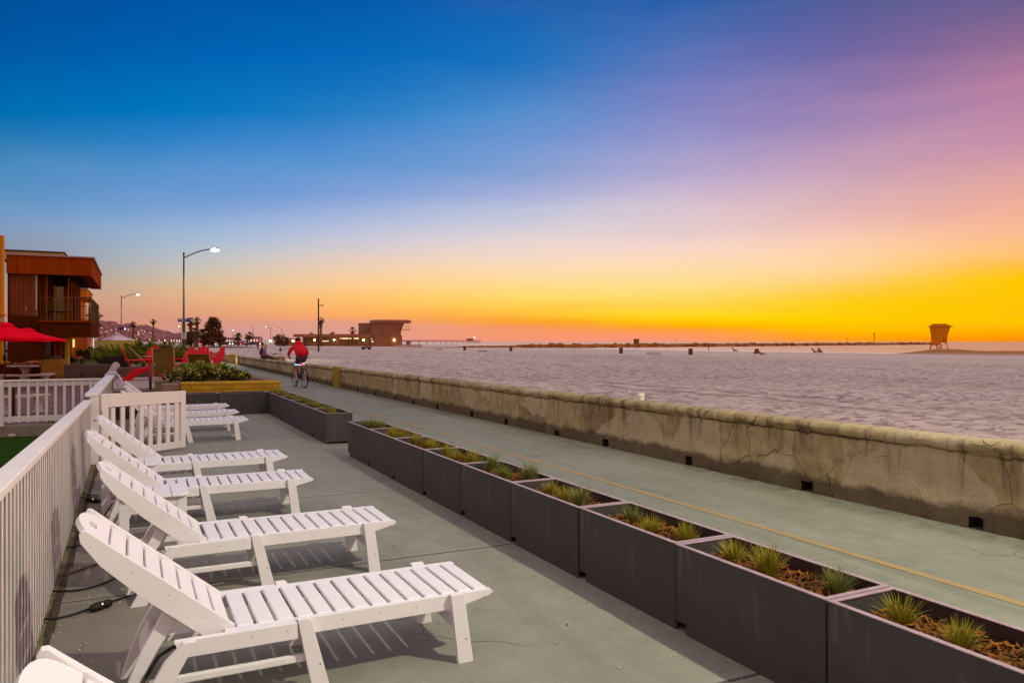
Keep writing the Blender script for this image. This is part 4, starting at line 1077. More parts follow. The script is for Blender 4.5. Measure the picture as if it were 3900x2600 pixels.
m_gl1 = glass('curtained_glass', (.17,.032,.016,1), (.27,.055,.025,1)); m_gl2 = glass('green_curtain', (.20,.165,.010,1), (.34,.26,.02,1)); m_gl3 = glass('mauve_curtain', (.14,.06,.06,1), (.27,.12,.13,1), .4)
H = thing('beach_house', 'dark brown two storey beach house with a roofed corner balcony', 'house')
xl, xr = fx(24), fx(345)
def hb(part, x0, x1, y0, y1, z0, z1, m, bev=0, par=None): return MB().box(x0, x1, y0, y1, z0, z1).build(part, m, par or H, bevel=bev)
rf_ = MB(); zt_ = 5.53
rf_.box(xl, xr, FY, FY+.18, 4.70, zt_)
rf_.add([(xr-.2,FY+.02,4.70),(xr+.02,FY+.02,4.70),(xr+.10,51.5,4.70),(xr-.2,51.5,4.70),(xr-.2,FY+.02,zt_),(xr+.02,FY+.02,zt_),(xr+.10,51.5,zt_),(xr-.2,51.5,zt_)],[(0,3,2,1),(4,5,6,7),(0,1,5,4),(1,2,6,5),(2,3,7,6),(3,0,4,7)])
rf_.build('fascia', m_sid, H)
hb('roof', xl, xr+.16, FY-.08, 51.6, zt_+.002, zt_+.06, m_capm)
hb('soffit', xl, xr-.15, FY+.2, 51.4, 4.74, 4.82, m_dark)
hb('soffit_trim', xr-.42, xr-.16, FY+.2, 51.3, 4.69, 4.737, m_sid)
up = hb('roof_block', fx(-40), fx(222), FY+3.2, 49, zt_+.07, 5.98+.05, m_cream)
hb('block_coping', fx(-40), fx(222)+.05, FY+3.12, 49.1, 6.032, 6.09, m_sidd, 0, up)
xw = fx(153)
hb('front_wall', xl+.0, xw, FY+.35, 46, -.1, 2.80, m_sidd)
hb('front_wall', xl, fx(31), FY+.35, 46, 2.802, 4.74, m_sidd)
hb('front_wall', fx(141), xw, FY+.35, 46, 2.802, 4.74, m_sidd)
win = hb('window', fx(31)+.002, fx(141)-.002, FY+.37, FY+.42, 2.803, 4.72, m_gl1)
hb('mullion', fx(133), fx(137), FY+.33, FY+.368, 3.05, 4.68, mat('white_trim', (.7,.6,.42), .5), 0, win)
hb('mullion', fx(95), fx(97), FY+.34, FY+.368, 3.02, 3.25, mat('white_trim_short', (.7,.6,.5), .5), 0, win)
# balcony recess with angled doors
zb = 2.60
hb('balcony_slab', xw+.002, xr, FY-.02, 51, 1.84, 2.60, m_sidd)
hb('balcony_lip', xw-.05, xr+.06, FY-.12, FY-.022, 2.50, 2.57, m_sid)
hb('balcony_lip', xw-.05, xr+.06, FY-.12, FY-.022, 1.80, 1.88, m_sidd)
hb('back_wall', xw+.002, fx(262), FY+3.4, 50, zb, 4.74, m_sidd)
dw = [(156, 166, .5, m_sidd), (166, 172, .9, m_org), (172, 187, 1.2, m_sidd)]
for i, (a, b__, dy, m) in enumerate(dw): hb('door_frame', fx(a)+.002, fx(b__), FY+dy, FY+dy+.12, zb, 4.74, m)
hb('door_frame', fx(187)+.003, fx(193), FY+2.2, FY+2.3, zb, 4.35, m_ogw)
dr = hb('glass_door', fx(194), fx(226), FY+2.4, FY+2.45, zb, 4.3, m_gl2)
hb('glass_door', fx(228), fx(246), FY+2.6, FY+2.65, zb, 4.3, m_sid)
hb('door_frame', fx(247), fx(251), FY+1.9, FY+2.0, zb, 4.74, m_org)
hb('door_frame', fx(253), fx(258), FY+3.0, FY+3.1, zb, 4.6, m_org)
hb('door_head', fx(187), fx(251), FY+2.2, FY+2.7, 4.36, 4.74, m_dark)
rl = MB(); x = xw+.03
while x < xr: rl.box(x-.009, x+.009, FY+.02, FY+.04, zb, 3.66); x += .115
rl.box(xw, xr, FY+.01, FY+.05, 3.66, 3.70); rl.box(xw, xr, FY+.012, FY+.048, zb+.05, zb+.08)
rl.build('railing', m_rail, H)
rl = MB(); y = FY+.1
while y < 51: rl.box(xr-.02, xr+.005, y-.012, y+.012, zb, 3.66); y += .20
rl.box(xr-.035, xr+.015, FY+.02, 51, 3.662, 3.705)
rl.build('railing', m_rail, H)
hb('railing_post', xr-.08, xr-.03, FY-.01, FY+.06, zb, 3.72, m_sidd)
hb('corner_column', fx(243), fx(249), FY+.5, FY+.6, -.1, 1.838, m_ogw)
MB().lathe([(.09,0),(.09,1.84),(.13,1.86),(.13,1.93)], (fx(256), FY+.4, -.1), 14).build('column', mat('yellow_column', (.40,.26,.02), .5), H, smooth=False)
hb('ground_wall', fx(84), fx(243), FY+1.7, 46, -.1, 1.838, m_sidd)
hb('curtain_window', fx(86), fx(180), FY+1.60, FY+1.69, .15, 1.75, m_gl3)
for p_ in (196, 218, 226, 236): hb('door_frame', fx(p_), fx(p_+3), FY+1.5, FY+1.69, .1, 1.8, m_org)
hb('glass_door', fx(199), fx(217), FY+1.6, FY+1.69, .1, 1.78, m_sid)
# furniture on the balcony
def wicker(label, px, rz):
    t = thing('balcony_chair', label, 'chair', (fx(px, FY+.9), FY+.9, zb), rz, 'dark chairs on the balcony')
    MB().box(-.24,.24,-.22,.22,.38,.44).build('seat', m_dark, t, bevel=.02)
    bk = MB()
    for i in range(7): bk.tube([(-.22+.073*i,.22,.42),(-.24+.08*i,.30,.86)], .011, 5)
    bk.tube([(-.25,.30,.86),(0,.31,.91),(.25,.30,.86)], .016, 6); bk.build('backrest', m_rail, t)
    for x in (-.21,.21):
        for y in (-.19,.19): MB().tube([(x,y,0),(x,y,.38)], .016, 6).build('leg', m_rail, t)
    return t
c1 = wicker('dark slat back chair on the brown house balcony, nearer the glass door', 205, R(20)); c2_ = dup(c1, (fx(238, FY+.9), FY+.9, zb), R(-40), 'dark slat back chair on the brown house balcony, right of the other')
# house behind in orange
Y2 = 60.0
H2 = thing('orange_house', 'orange balconied house partly hidden behind the dark brown beach house', 'house')
def h2(part, a, b__, y0, y1, z0, z1, m, par=None): return MB().box(fx(a, Y2), fx(b__, Y2), y0, y1, z0, z1).build(part, m, par or H2)
h2('fascia', 240, 330, Y2, Y2+8, 4.62, 5.2, m_org); h2('roof', 238, 334, Y2-.1, Y2+8.2, 5.203, 5.28, m_capm)
h2('wall', 240, 300, Y2+1.0, Y2+8, -.1, 4.61, m_org)
h2('balcony_slab', 240, 331, Y2-.05, Y2+8, 2.55, 3.05, m_sid)
rl = MB()
for i in range(16):
    x = fx(262, Y2)+.09*i; rl.box(x-.01, x+.01, Y2, Y2+.02, 3.05, 4.0)
rl.box(fx(262, Y2), fx(331, Y2), Y2-.01, Y2+.03, 4.0, 4.05); rl.build('railing', m_rail, H2)
h2('ground_wall', 284, 332, Y2+.3, Y2+7, -.1, 2.54, mat('red_wood', (.34,.07,.008), .7, c2=(.42,.10,.012)))
lw_ = h2('window', 276, 283, Y2+.25, Y2+.3, 1.2, 1.75, emis('lit_window', (1.0,.60,.08), 1.1)); h2('window_frame', 275, 276, Y2+.2, Y2+.32, .2, 1.9, m_ogw, lw_)
H3 = thing('white_house', 'small white sided house corner right of the orange house', 'house')
MB().box(fx(333, 64), fx(358, 64), 64, 70, -.1, 1.86).build('wall', mat('white_siding', (.62,.52,.48), .7), H3)
MB().box(fx(331, 64), fx(360, 64), 63.9, 70.2, 1.863, 1.95).build('roof', m_capm, H3)
MB().box(fx(355, 64), fx(357.5, 64), 63.9, 63.99, 1.0, 1.86).build('corner_trim', emis('lit_trim', (1.0,.85,.6), .8), H3)  # plain trim board given emission so that it looks lit
gw = thing('garden_wall', 'long cream garden wall below the pale parasol', 'wall')
MB().box(fx(360, 60), fx(540, 60), 60, 60.3, -.1, 1.66).build('wall_body', m_cream, gw)
MB().box(fx(404, 60), fx(540, 60), 59.9, 59.99, -.1, 1.67).build('bright_panel', mat('yellow_render', (.46,.38,.06), .8), gw)
nb_ = thing('neighbour_house', 'orange plastered house edge with a small tiled eave at the left border', 'house')
Yn = 36.0
MB().box(ony(-520, 1300, Yn).x, ony(14, 1300, Yn).x, Yn, Yn+.25, -.1, ony(14, 897, Yn).z).build('wall', m_ogw, nb_)
MB().box(ony(-520, 1300, Yn).x, ony(3, 1300, Yn).x, Yn-.05, Yn-.002, -.1, ony(3, 895, Yn).z).build('corner_board', m_org, nb_)
ev = MB(); a = ony(-30, 1165, Yn); b_ = ony(25, 1199, Yn)
ev.add([(a.x,Yn-.9,a.z),(b_.x,Yn-.9,b_.z),(b_.x,Yn-.06,b_.z),(a.x,Yn-.06,a.z),(a.x,Yn-.9,a.z-.10),(b_.x,Yn-.9,b_.z-.06),(b_.x,Yn-.06,b_.z-.06),(a.x,Yn-.06,a.z-.10)],[(0,3,2,1),(4,5,6,7),(0,1,5,4),(1,2,6,5),(2,3,7,6),(3,0,4,7)])
ev.build('eave', m_org, nb_)
MB().box(ony(-480,1300,Yn).x, ony(13,1300,Yn).x, Yn-.3, Yn-.06, ony(5,1225,Yn).z, ony(5,1200,Yn).z).build('sign_band', mat('lit_band', (.62,.50,.32), .7), nb_)
# green bank, low walls and plants below the houses
struct(MB().add([(-3,34.5,-.1),(2.6,34.5,.45),(2.6,47,.45),(-3,47,.1),(-3,34.5,.30),(2.0,34.5,.5),(2.0,47,.72),(-3,47,.66)],[(0,3,2,1),(4,5,6,7),(0,1,5,4),(1,2,6,5),(2,3,7,6),(3,0,4,7)]).build('grass_bank', mat('lit_grass', (.09,.10,.012), .95, c2=(.16,.16,.025), scale=3, bump=.8)))
wbox('low_wall', 'long low olive wall across the grass below the cream garden wall', 'wall', -1.75, 1.6, 47.0, 47.3, .3, 1.0, mat('olive_render', (.20,.17,.022), .85, c2=(.27,.22,.035)))
lh = thing('low_hedge', 'low dark clipped hedge on top of the olive wall', 'hedge', (fx(365, 50), 50, .75))
shrub(lh, (0,0,0), (1.0,.4,.45), 1500, .12, .035, (m_jun, m_jund), seed=31)
pl2 = thing('ground_plant', 'spiky dark plant at the foot of the yellow column', 'plant', (fx(276, 44), 44, .4))
tuft_mesh(33, 40, .35, .75, 1.1, .03).build('leaves', m_leafd, pl2)
for i, (p_, lb) in enumerate(((335, 'left dark storage crate on the olive wall ledge'), (352, 'pale grey storage crate between two darker ones on the ledge'), (372, 'right dark storage crate on the olive wall ledge'))):
    t = thing('storage_crate', lb, 'crate', (fx(p_, 46), 46, .68), 0, 'crates on the ledge below the hedge')
    MB().box(-.19,.19,-.2,.2,0,.36+.05*(i == 1)).build('body', mat('crate_%s' % ('dark','pale','dark')[i], ((.05,.035,.03),(.32,.26,.26),(.06,.045,.05))[i], .7), t, bevel=.03)
    MB().box(-.20,.20,-.21,.21,.36+.05*(i == 1)+.002,.40+.05*(i == 1)).build('lid', m_dark if i != 1 else m_terr, t, bevel=.01)
wbox('terrace_wall', 'dark brown wall along the left patio behind the stone table', 'wall', -9, -3.1, 34.6, 34.9, -.1, .74, m_sidd)
ob = thing('planter_box', 'orange brown square planter of dry soil by the patio', 'planter')
xa, xb_ = ony(155, 1300, 33).x, ony(243, 1300, 33).x
MB().box(xa, xb_, 33, 33.9, -.1, .92).build('box', brick_mat('orange_block', (.36,.16,.02,1), (.30,.13,.018,1), (.22,.10,.02,1), 1.6), ob, bevel=.02)
md = MB(); md.ball(((xa+xb_)/2, 33.45, .92), .36, 12, 8, (.95,1.1,.40), .08); md.build('soil', m_soil, ob)
lg = thing('log_pile', 'heap of orange brown rocks at the foot of the curtained window', 'rocks', (fx(120), 40.3, -.02))
rr = random.Random(4); mb = MB()
for i in range(16): mb.ball((rr.uniform(-.9,.9), rr.uniform(-.3,.3), .55+rr.uniform(0,.14)), rr.uniform(.10,.18), 7, 5, (1.3,1,.7), .15, rr)
mb.box(-1.2,1.2,-.4,.4,0,.55); mb.build('stones', mat('orange_rock', (.30,.12,.03), .9, bump=.5), lg)
# ---------------------------------------------------------------- red patio umbrellas, stone tables and benches
m_red2 = mat('red_canvas', (.80,.001,.012), .9, c2=(.90,.002,.03), scale=2, bump=.2, spec=.03)
m_lav = mat('lavender_canvas', (.46,.33,.42), .8, c2=(.54,.40,.47), scale=2)
m_pole = mat('bronze_pole', (.06,.03,.012), .4, metal=.5)
m_stone = mat('cast_stone', (.46,.35,.30), .8, c2=(.58,.46,.40), scale=4, bump=.3)
def umbrella(label, loc, r, zr, za, m, base=-.02, tilt=0, sides=8):
    t = thing('patio_umbrella', label, 'umbrella', loc)
    mb = MB(); vs = []; fs = []
    rings = 5
    for k in range(sides*2):
        a = math.pi*k/sides + .2; rr_ = r if k % 2 == 0 else r*.955
        for i in range(rings+1):
            u = i/rings; sag = -.05*math.sin(math.pi*u) - (0 if k % 2 == 0 else .035*u)
            vs.append((rr_*(.10+.90*u)*math.cos(a), rr_*(.10+.90*u)*math.sin(a), za-(za-zr)*u + sag))
        vs.append((rr_*math.cos(a), rr_*math.sin(a), zr-.07-(0 if k % 2 == 0 else .035)))
    n = rings+2
    for k in range(sides*2):
        k2 = (k+1) % (sides*2)
        for i in range(n-1): fs.append((k*n+i, k*n+i+1, k2*n+i+1, k2*n+i))
    mb.add(vs, fs); mb.build('canopy', m, t)
    v2 = MB(); v2.lathe([(r*.22, za-.035),(r*.12, za+.045),(.02, za+.075)], (0,0,0), sides, .2); v2.build('vent', m, t)
    MB().tube([(0,0,base),(0,0,za+.06)], .024, 8).build('pole', m_pole, t)
    rb = MB()
    for k in range(sides):
        a = 2*math.pi*k/sides + .2; rb.tube([(.03*math.cos(a),.03*math.sin(a),za-.03),(r*.97*math.cos(a),r*.97*math.sin(a),zr-.03)], .008, 4)
    rb.build('ribs', m_pole, t)
    MB().lathe([(.03,.95),(.06,1.0),(.06,1.1),(.03,1.15)], (0,0,0), 8).build('crank', m_pole, t)
    return t
def at0(px, d): p = at(px, 1300, d); return (p.x, p.y, 0)
umbrella('larger red patio umbrella cut by the left border', at0(18, 25.5), 1.32, 1.74, 2.17, m_red2)
umbrella('smaller red patio umbrella standing in the round stone table', at0(104, 28.3), 1.27, 1.69, 2.03, m_red2, base=.0)
umbrella('pale lavender parasol above the cream garden wall', at0(447, 57), 1.22, 1.73, 2.18, m_lav, sides=6)
umbrella('peach umbrella tip poking out right of the brown house balcony', at0(352, 66), .92, 3.87, 4.18, mat('peach_canvas', (.50,.24,.14), .8), base=2.2)
def stone_table(label, loc):
    t = thing('stone_table', label, 'table', loc)
    MB().lathe([(.50,.655),(.585,.67),(.60,.70),(.59,.725),(.0,.73)], (0,0,0), 28).build('tabletop', m_stone, t, smooth=False)
    MB().lathe([(.26,0),(.26,.06),(.14,.12),(.11,.35),(.13,.52),(.24,.654)], (0,0,0), 14).build('pedestal', m_stone, t, smooth=True)
    return t
stone_table('round pale stone table with the red umbrella through it', at0(98, 28.3))
def bench(label, loc, rz):
    t = thing('stone_bench', label, 'bench', loc, rz, 'curved stone benches around the table')
    mb = MB(); vs = []; fs = []; n = 8
    for i in range(n+1):
        a = R(-32+64*i/n)
        for rr_, z in ((.80,.36),(1.12,.36),(1.12,.43),(.80,.43)): vs.append((rr_*math.cos(a)-.95, rr_*math.sin(a), z))
    for i in range(n):
        for k in range(4): fs.append((i*4+k, i*4+(k+1)%4, (i+1)*4+(k+1)%4, (i+1)*4+k))
    fs += [(0,1,2,3), tuple(n*4+k for k in (3,2,1,0))]
    mb.add(vs, fs); mb.build('seat', m_stone, t, bevel=.015)
    for y in (-.36, .36): MB().lathe([(.13,0),(.13,.05),(.08,.10),(.08,.28),(.13,.358)], (-.04, y, 0), 10).build('leg', m_stone, t, smooth=True)
    return t
b1 = bench('curved stone bench in front of the round table, cut by the left border', at0(45, 27.0), R(-110))
dup(b1, at0(132, 27.3), R(-70), 'curved stone bench just right of the table pedestal'); dup(b1, at0(196, 28.4), R(-15), 'curved stone bench farthest right, in front of the orange planter')
nearb = onz(86, 1578, -.015); dup(b1, nearb, R(-60), 'curved stone bench close behind the white cross fence')
bp_ = onz(47, 1590, -.015); t = thing('umbrella_stand', 'black pole standing close behind the white cross fence', 'pole', bp_)
MB().lathe([(.055,0),(.055,.70),(.04,.74),(0,.76)], (0,0,0), 10).build('pole', m_pole, t)
# stones and plants along the kerb
rr = random.Random(11)
for i, (px, py, s, lb) in enumerate(((5, 1660, .09, 'leftmost pale stone along the kerb at the edge of the lawn'), (60, 1655, .10, 'pale stone in the middle of the row along the kerb'), (44, 1664, .07, 'small flat stone in front of the middle stones by the kerb'), (85, 1658, .10, 'wide grey stone right of the middle of the kerb row'), (118, 1656, .10, 'rightmost pale stone of the row along the kerb'))):
    p = onz(px, py, -.23); t = thing('stone', lb, 'stone', p, rr.uniform(0,3), 'stones along the kerb')
    mb = MB(); mb.ball((0,0,.03), s, 9, 6, (1.3,.9,.6), .12, rr); mb.build('rock', m_stone, t, smooth=True)
for i, (px, py, lb) in enumerate(((45, 1645, 'left sprawling dark plant on the kerb stones'), (82, 1640, 'middle sprawling dark plant on the kerb stones'))):
    t = thing('ground_plant', lb, 'plant', onz(px, py+14, -.23), 0, 'plants along the kerb'); tuft_mesh(60+i, 55, .12, .28, 1.5, .012).build('leaves', m_leafd, t)
t = thing('ground_plant', 'upright spiky green plant against the cross fence near the long fence', 'plant', onz(190, 1650, -.23), 0); tuft_mesh(66, 26, .25, .62, .7, .014).build('leaves', m_leaf, t)
# ---------------------------------------------------------------- street lamps of the boardwalk
m_lpole = mat('lamp_pole', (.055,.028,.024), .7, c2=(.085,.045,.04), scale=3)
m_lens = emis('lamp_lens', (1.0,.93,.60), 22.0); m_lens2 = emis('lamp_lens_far', (1.0,.97,.90), 14.0)
def street_lamp(label, base, arm, H=8.5, lit=1, power=0, near=False, r=.075):
    """arm: horizontal Vector from the pole to the lamp head"""
    t = thing('street_lamp', label, 'street lamp', base, 0, 'street lamps along the seafront')
    MB().tube([(0,0,-.1),(0,0,.5),(0,0,H-.45)], [r*1.35, r*1.2, r*.72], 10).build('pole', m_lpole, t, smooth=True)
    P = []
    for i in range(9):
        u = i/8; P.append((arm.x*u*.86, arm.y*u*.86, H-.75+.65*math.sin(u*math.pi/2)))
    MB().tube(P, r*.55, 8).build('arm', m_lpole, t, smooth=True)
    MB().tube([(0,0,H-.5),(0,0,H-.35)], r*.9, 8).build('cap', m_lpole, t)
    a = math.atan2(arm.y, arm.x); e = Vector((arm.x*.93, arm.y*.93, H-.08))
    hd = MB(); hd.ball((0,0,0), .30, 10, 6, (1.15,.55,.30)); hd.xf(Matrix.Translation(e) @ Matrix.Rotation(a, 4, 'Z')); h = hd.build('lamp_head', m_lpole, t, smooth=True)
    if lit:
        ls = MB(); ls.ball((0,0,-.07), (.31 if power == 1500 and H > 8.58 else .25) if power else .24, 10, 6, (1,.62,.50)); ls.xf(Matrix.Translation(e) @ Matrix.Rotation(a, 4, 'Z')); ls.build('lens', m_lens if power else m_lens2, h, smooth=True)
    if power:
        L = bpy.data.lights.new('lamp_light', 'SPOT'); L.energy = power; L.spot_size = R(152 if near else 116); L.spot_blend = .35; L.color = (.98, .95, .70); L.shadow_soft_size = .16
        lo = bpy.data.objects.new('lamp_light', L); col.objects.link(lo); lo.parent = t; lo.location = e + Vector((0,0,-.32))
    return t
street_lamp('street lamp standing beside the boardwalk behind the photographer', (3.45, -2.0, 0), Vector((2.4, 0, 0)), power=3350, near=True)
lb = at(700, 1300, 57); lb.z = 0
lamp1 = street_lamp('tall street lamp with a brightly burning head above the street name sign', lb, Vector((2.25, -1.1, 0)), H=8.6, power=1500)
MB().lathe([(.115,0),(.115,3.0),(.09,3.02)], (0,0,0), 10).build('pole_wrap', mat('pole_wrap', (.035,.045,.015), .8, c2=(.08,.09,.03)), lamp1)
lb2 = at(462, 1300, 110); lb2.z = 0
lamp2 = street_lamp('second street lamp further back, above the pale parasol', lb2, Vector((2.3,-1.2,0)), H=8.55, power=1500)
for px, hx, lit, lab in ((886, 888, 1, 'distant lit street lamp left of the two small round palms'), (964, 961, 0, 'distant unlit street lamp above the small round palms'), (1031, 1011, 1, 'distant lit street lamp with its arm to the left, nearest the domed hut'), (1073, 1055, 0, 'faint unlit street lamp behind the domed hut'), (687, 681, 1, 'distant lit street lamp just left of the speed sign')):
    ytop = {886:1256, 964:1245, 1031:1243, 1073:1247, 687:1242}[px]
    d = 6.9*FPX/(1300-ytop); b_ = at(px, 1300, d); b_.z = 0; w = (hx-px)/FPX*d
    street_lamp(lab, b_, Vector((w*CS, -w*SN, 0)) if abs(w) > .3 else Vector((-.3,-.3,0)), lit=lit, r=.11)
# signs on the tall lamp pole --------------------------------------
def text_obj(s, size, m, parent, loc, rz, name='lettering', ext=.004):
    cu = bpy.data.curves.new(name, 'FONT'); cu.body = s; cu.size = size; cu.align_x = 'CENTER'; cu.align_y = 'CENTER'; cu.extrude = ext
    o = bpy.data.objects.new(name, cu); col.objects.link(o)
    dg = bpy.context.evaluated_depsgraph_get(); me = bpy.data.meshes.new_from_object(o.evaluated_get(dg))
    bpy.data.objects.remove(o); me.materials.clear(); me.materials.append(m)
    q = bpy.data.objects.new(name, me); col.objects.link(q); q.parent = parent; q.location = loc; q.rotation_euler = (R(90), 0, rz); return q
m_blue = mat('sign_blue', (.02,.03,.26), .5); m_swhite = mat('sign_white', (.72,.66,.62), .5, var=.08); m_sblack = mat('sign_black', (.02,.02,.02), .6)
f_ = -TH - .35*0
sp = at(701, 1300, 56.75)
sg = thing('street_sign', 'blue street name sign reading BALBOA CT on the tall lamp pole', 'sign', (sp.x, sp.y, at(701, 1219.5, 56.75).z), -TH)
MB().box(-.46,.46,-.012,.012,-.115,.115).build('panel', m_blue, sg, bevel=.004)
text_obj('BALBOA', .155, m_swhite, sg, (-.10, -.018, 0), 0); text_obj('CT', .10, m_swhite, sg, (.34, -.018, .02), 0)
s8 = thing('speed_sign', 'white 8 MPH speed sign on the tall lamp pole', 'sign', (sp.x+.01, sp.y, at(702, 1278.5, 56.7).z), -TH)
MB().box(-.185,.185,-.072,-.052,-.245,.245).build('panel', m_swhite, s8, bevel=.006)
text_obj('8', .36, m_sblack, s8, (0,-.078,.075), 0); text_obj('MPH', .11, m_sblack, s8, (0,-.078,-.16), 0)
s2 = thing('street_sign', 'small blue street name sign on the second lamp pole', 'sign', (lb2.x, lb2.y-.1, at(464, 1250, 110).z), -TH)
MB().box(-.42,.42,-.12,-.09,-.13,.13).build('panel', m_blue, s2)
# ---------------------------------------------------------------- utility pole on the sand
up_ = sandp(1213, 1340); d_ = up_.x*SN+up_.y*CS; k_ = d_/FPX
t = thing('utility_pole', 'slim dark pole with a small floodlight standing alone on the sand', 'pole', up_)
hgt = 203*k_
MB().tube([(0,0,-.3),(0,0,hgt)], [.13,.10], 8).build('pole', m_lpole, t)
MB().tube([(-3*k_*CS,3*k_*SN,hgt-25*k_),(9*k_*CS,-9*k_*SN,hgt-26*k_)], .05, 6).build('crossarm', m_lpole, t)
fl = MB(); fl.box(.0,.42,-.10,.10,-.10,.10); fl.xf(Matrix.Translation((8*k_*CS,-8*k_*SN,hgt-26*k_)) @ Matrix.Rotation(-TH,4,'Z')); fl.build('floodlight', mat('floodlight_grey', (.40,.32,.33), .6), t)

# ---------------------------------------------------------------- palms and trees
m_palm = mat('palm_frond', (.12,.065,.022), .9, c2=(.20,.115,.035), scale=.8); m_trunk = mat('palm_trunk', (.17,.07,.035), .9, c2=(.19,.09,.05), scale=2, bump=.5)
def fan_palm(label, base, h, cr, seed, skirt=.5, n=34, group='fan palms', lean=0.0, trw=.16):
    rnd = random.Random(seed); t = thing('palm_tree', label, 'palm tree', base, 0, group)
    top = Vector((lean, 0, h))
    MB().tube([(0,0,-.3),(lean*.35,0,h*.4),top], [trw*1.35, trw, trw*.85], 8).build('trunk', m_trunk, t, smooth=True)
    mb = MB()
    for i in range(n):
        a = rnd.uniform(0, 6.283); e = rnd.uniform(-.75, 1.35) if rnd.random() > skirt*.4 else rnd.uniform(-1.4,-.5)
        st = Vector((math.cos(a)*math.cos(e), math.sin(a)*math.cos(e), math.sin(e))); L = cr*rnd.uniform(.42,.62)
        c = top + st*L + Vector((0,0,-.10*cr*math.cos(e)))
        mb.tube([top, c], [.03*cr/1.5,.015], 3, cap=False)
        s = st.cross(Vector((0,0,1))); s = s.normalized() if s.length > .05 else Vector((1,0,0)); u = s.cross(st)
        for k in range(11):
            an = -1.35 + 2.7*k/10; dd = (st*math.cos(an) + s*math.sin(an)).normalized(); Lf = cr*.52*rnd.uniform(.8,1.1)*(1-.25*abs(an)/1.35); w = cr*.035
            e1 = c + dd*Lf*.6; e2 = c + dd*Lf - Vector((0,0,Lf*.35)); q = dd.cross(u).normalized()*w
            mb.add([c-q*.3, e1-q, e2, e1+q, c+q*.3], [(0,1,2,3,4)])
    mb.build('crown', m_palm, t)
    if skirt > .3:
        sk = MB()
        for i in range(60):
            a = rnd.uniform(0, 6.283); z = top.z - rnd.uniform(.1, cr*skirt*1.6); r0 = trw*.9; dd = Vector((math.cos(a)*.45, math.sin(a)*.45, -1)).normalized()
            leaf(sk, Vector((lean*(z/h)+math.cos(a)*r0, math.sin(a)*r0, z)), dd, cr*.35, cr*.05, rnd)
        sk.build('dead_fronds', m_trunk, t)
    return t
def fp(label, px, ytop, ybase, d, wpx, seed, **kw):
    b_ = at(px, ybase, d); k = d/FPX; cr = wpx*k*.55; h = (ybase-ytop)*k - cr*.75
    return fan_palm(label, b_, h, cr, seed, **kw)
fp('lone fan palm left of the taller one in front of the hillside', 507, 1224, 1300, 150, 27, 1, skirt=.3)
fp('taller lone fan palm in front of the hillside', 584, 1213, 1300, 160, 23, 2, skirt=.6)
fp('tall shaggy palm right beside the street name sign', 726, 1206, 1315, 190, 38, 3, skirt=.9, trw=.3)
fp('tall shaggy palm, right one of the pair behind the lamp pole', 750, 1208, 1315, 195, 30, 4, skirt=.9, trw=.3)
fp('low bushy palm in front of the shaggy pair', 745, 1245, 1315, 185, 44, 5, skirt=.8, n=46, trw=.35)
fp('low spreading palm at the left foot of the big dark tree', 776, 1252, 1315, 190, 44, 6, skirt=.7, n=46, trw=.3)
fp('low palm at the right foot of the big dark tree', 838, 1272, 1315, 190, 36, 7, skirt=.6, n=40, trw=.3)
fp('left small round palm of the two by the parked cars', 907, 1267, 1313, 230, 34, 8, skirt=.35, n=44, trw=.3)
fp('right small round palm of the two by the parked cars', 938, 1263, 1313, 230, 34, 9, skirt=.35, n=44, trw=.3, lean=.8)
fp('palm right behind the slim pole on the sand', 1222, 1207, 1320, 250, 28, 10, skirt=1.2, trw=.4)
fp('palm standing behind the flat roof beside the lookout tower', 1343, 1246, 1320, 290, 28, 11, skirt=.5, trw=.3)
fp('palm top just clearing the left end of the flat roof', 1184, 1265, 1320, 300, 20, 12, skirt=.2)
fp('palm top just clearing the middle of the flat roof', 1267, 1262, 1320, 300, 22, 13, skirt=.2)
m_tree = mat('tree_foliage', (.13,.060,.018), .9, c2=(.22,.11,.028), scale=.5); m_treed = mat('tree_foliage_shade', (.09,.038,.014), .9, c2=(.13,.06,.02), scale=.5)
def tree(label, base, h, rad, seed, n=2600, L=.5, group='trees by the car park', cone=0.0):
    rnd = random.Random(seed); t = thing('tree', label, 'tree', base, 0, group)
    tr = MB(); tr.tube([(0,0,-.3),(.05,.0,h*.35),(0,0,h*.7)], [h*.045,h*.03,h*.012], 7); lim = []
    for i in range(9):
        a = rnd.uniform(0,6.283); z0 = h*rnd.uniform(.25,.6); e = Vector((math.cos(a)*rad*.7, math.sin(a)*rad*.7, z0+h*rnd.uniform(.1,.25))); tr.tube([(0,0,z0), e], [h*.015,h*.005], 5)
    tr.build('trunk', m_trunk, t)
    A = MB(); Bm = MB(); cl = []
    for i in range(34):
        a = rnd.uniform(0,6.283); z = rnd.uniform(.18,1.0); rr_ = rad*((1-z)**.7*1.1+.12 if cone else math.sqrt(max(.05,1-(2*z-1.1)**2)))*math.sqrt(rnd.random())
        cl.append((Vector((rr_*math.cos(a), rr_*math.sin(a), h*z)), h*rnd.uniform(.06,.13)))
    for i in range(n):
        c, s = rnd.choice(cl); d = Vector((rnd.gauss(0,1),rnd.gauss(0,1),rnd.gauss(0,1))).normalized(); p = c + d*s*rnd.uniform(.3,1)
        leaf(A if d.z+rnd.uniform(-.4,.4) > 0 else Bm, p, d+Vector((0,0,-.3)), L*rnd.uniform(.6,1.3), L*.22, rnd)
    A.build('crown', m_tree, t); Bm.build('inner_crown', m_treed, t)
    return t
b_ = at(812, 1316, 188); tree('big dark conical tree between the low palms', b_, 6.6, 2.4, 3, 3000, .55, cone=1)
tree('round dark bush under the big conical tree', at(795, 1316, 187), 3.0, 1.9, 4, 1400, .45)
tree('round dark bush below the shaggy palms', at(722, 1316, 188), 3.4, 1.2, 5, 1000, .45)
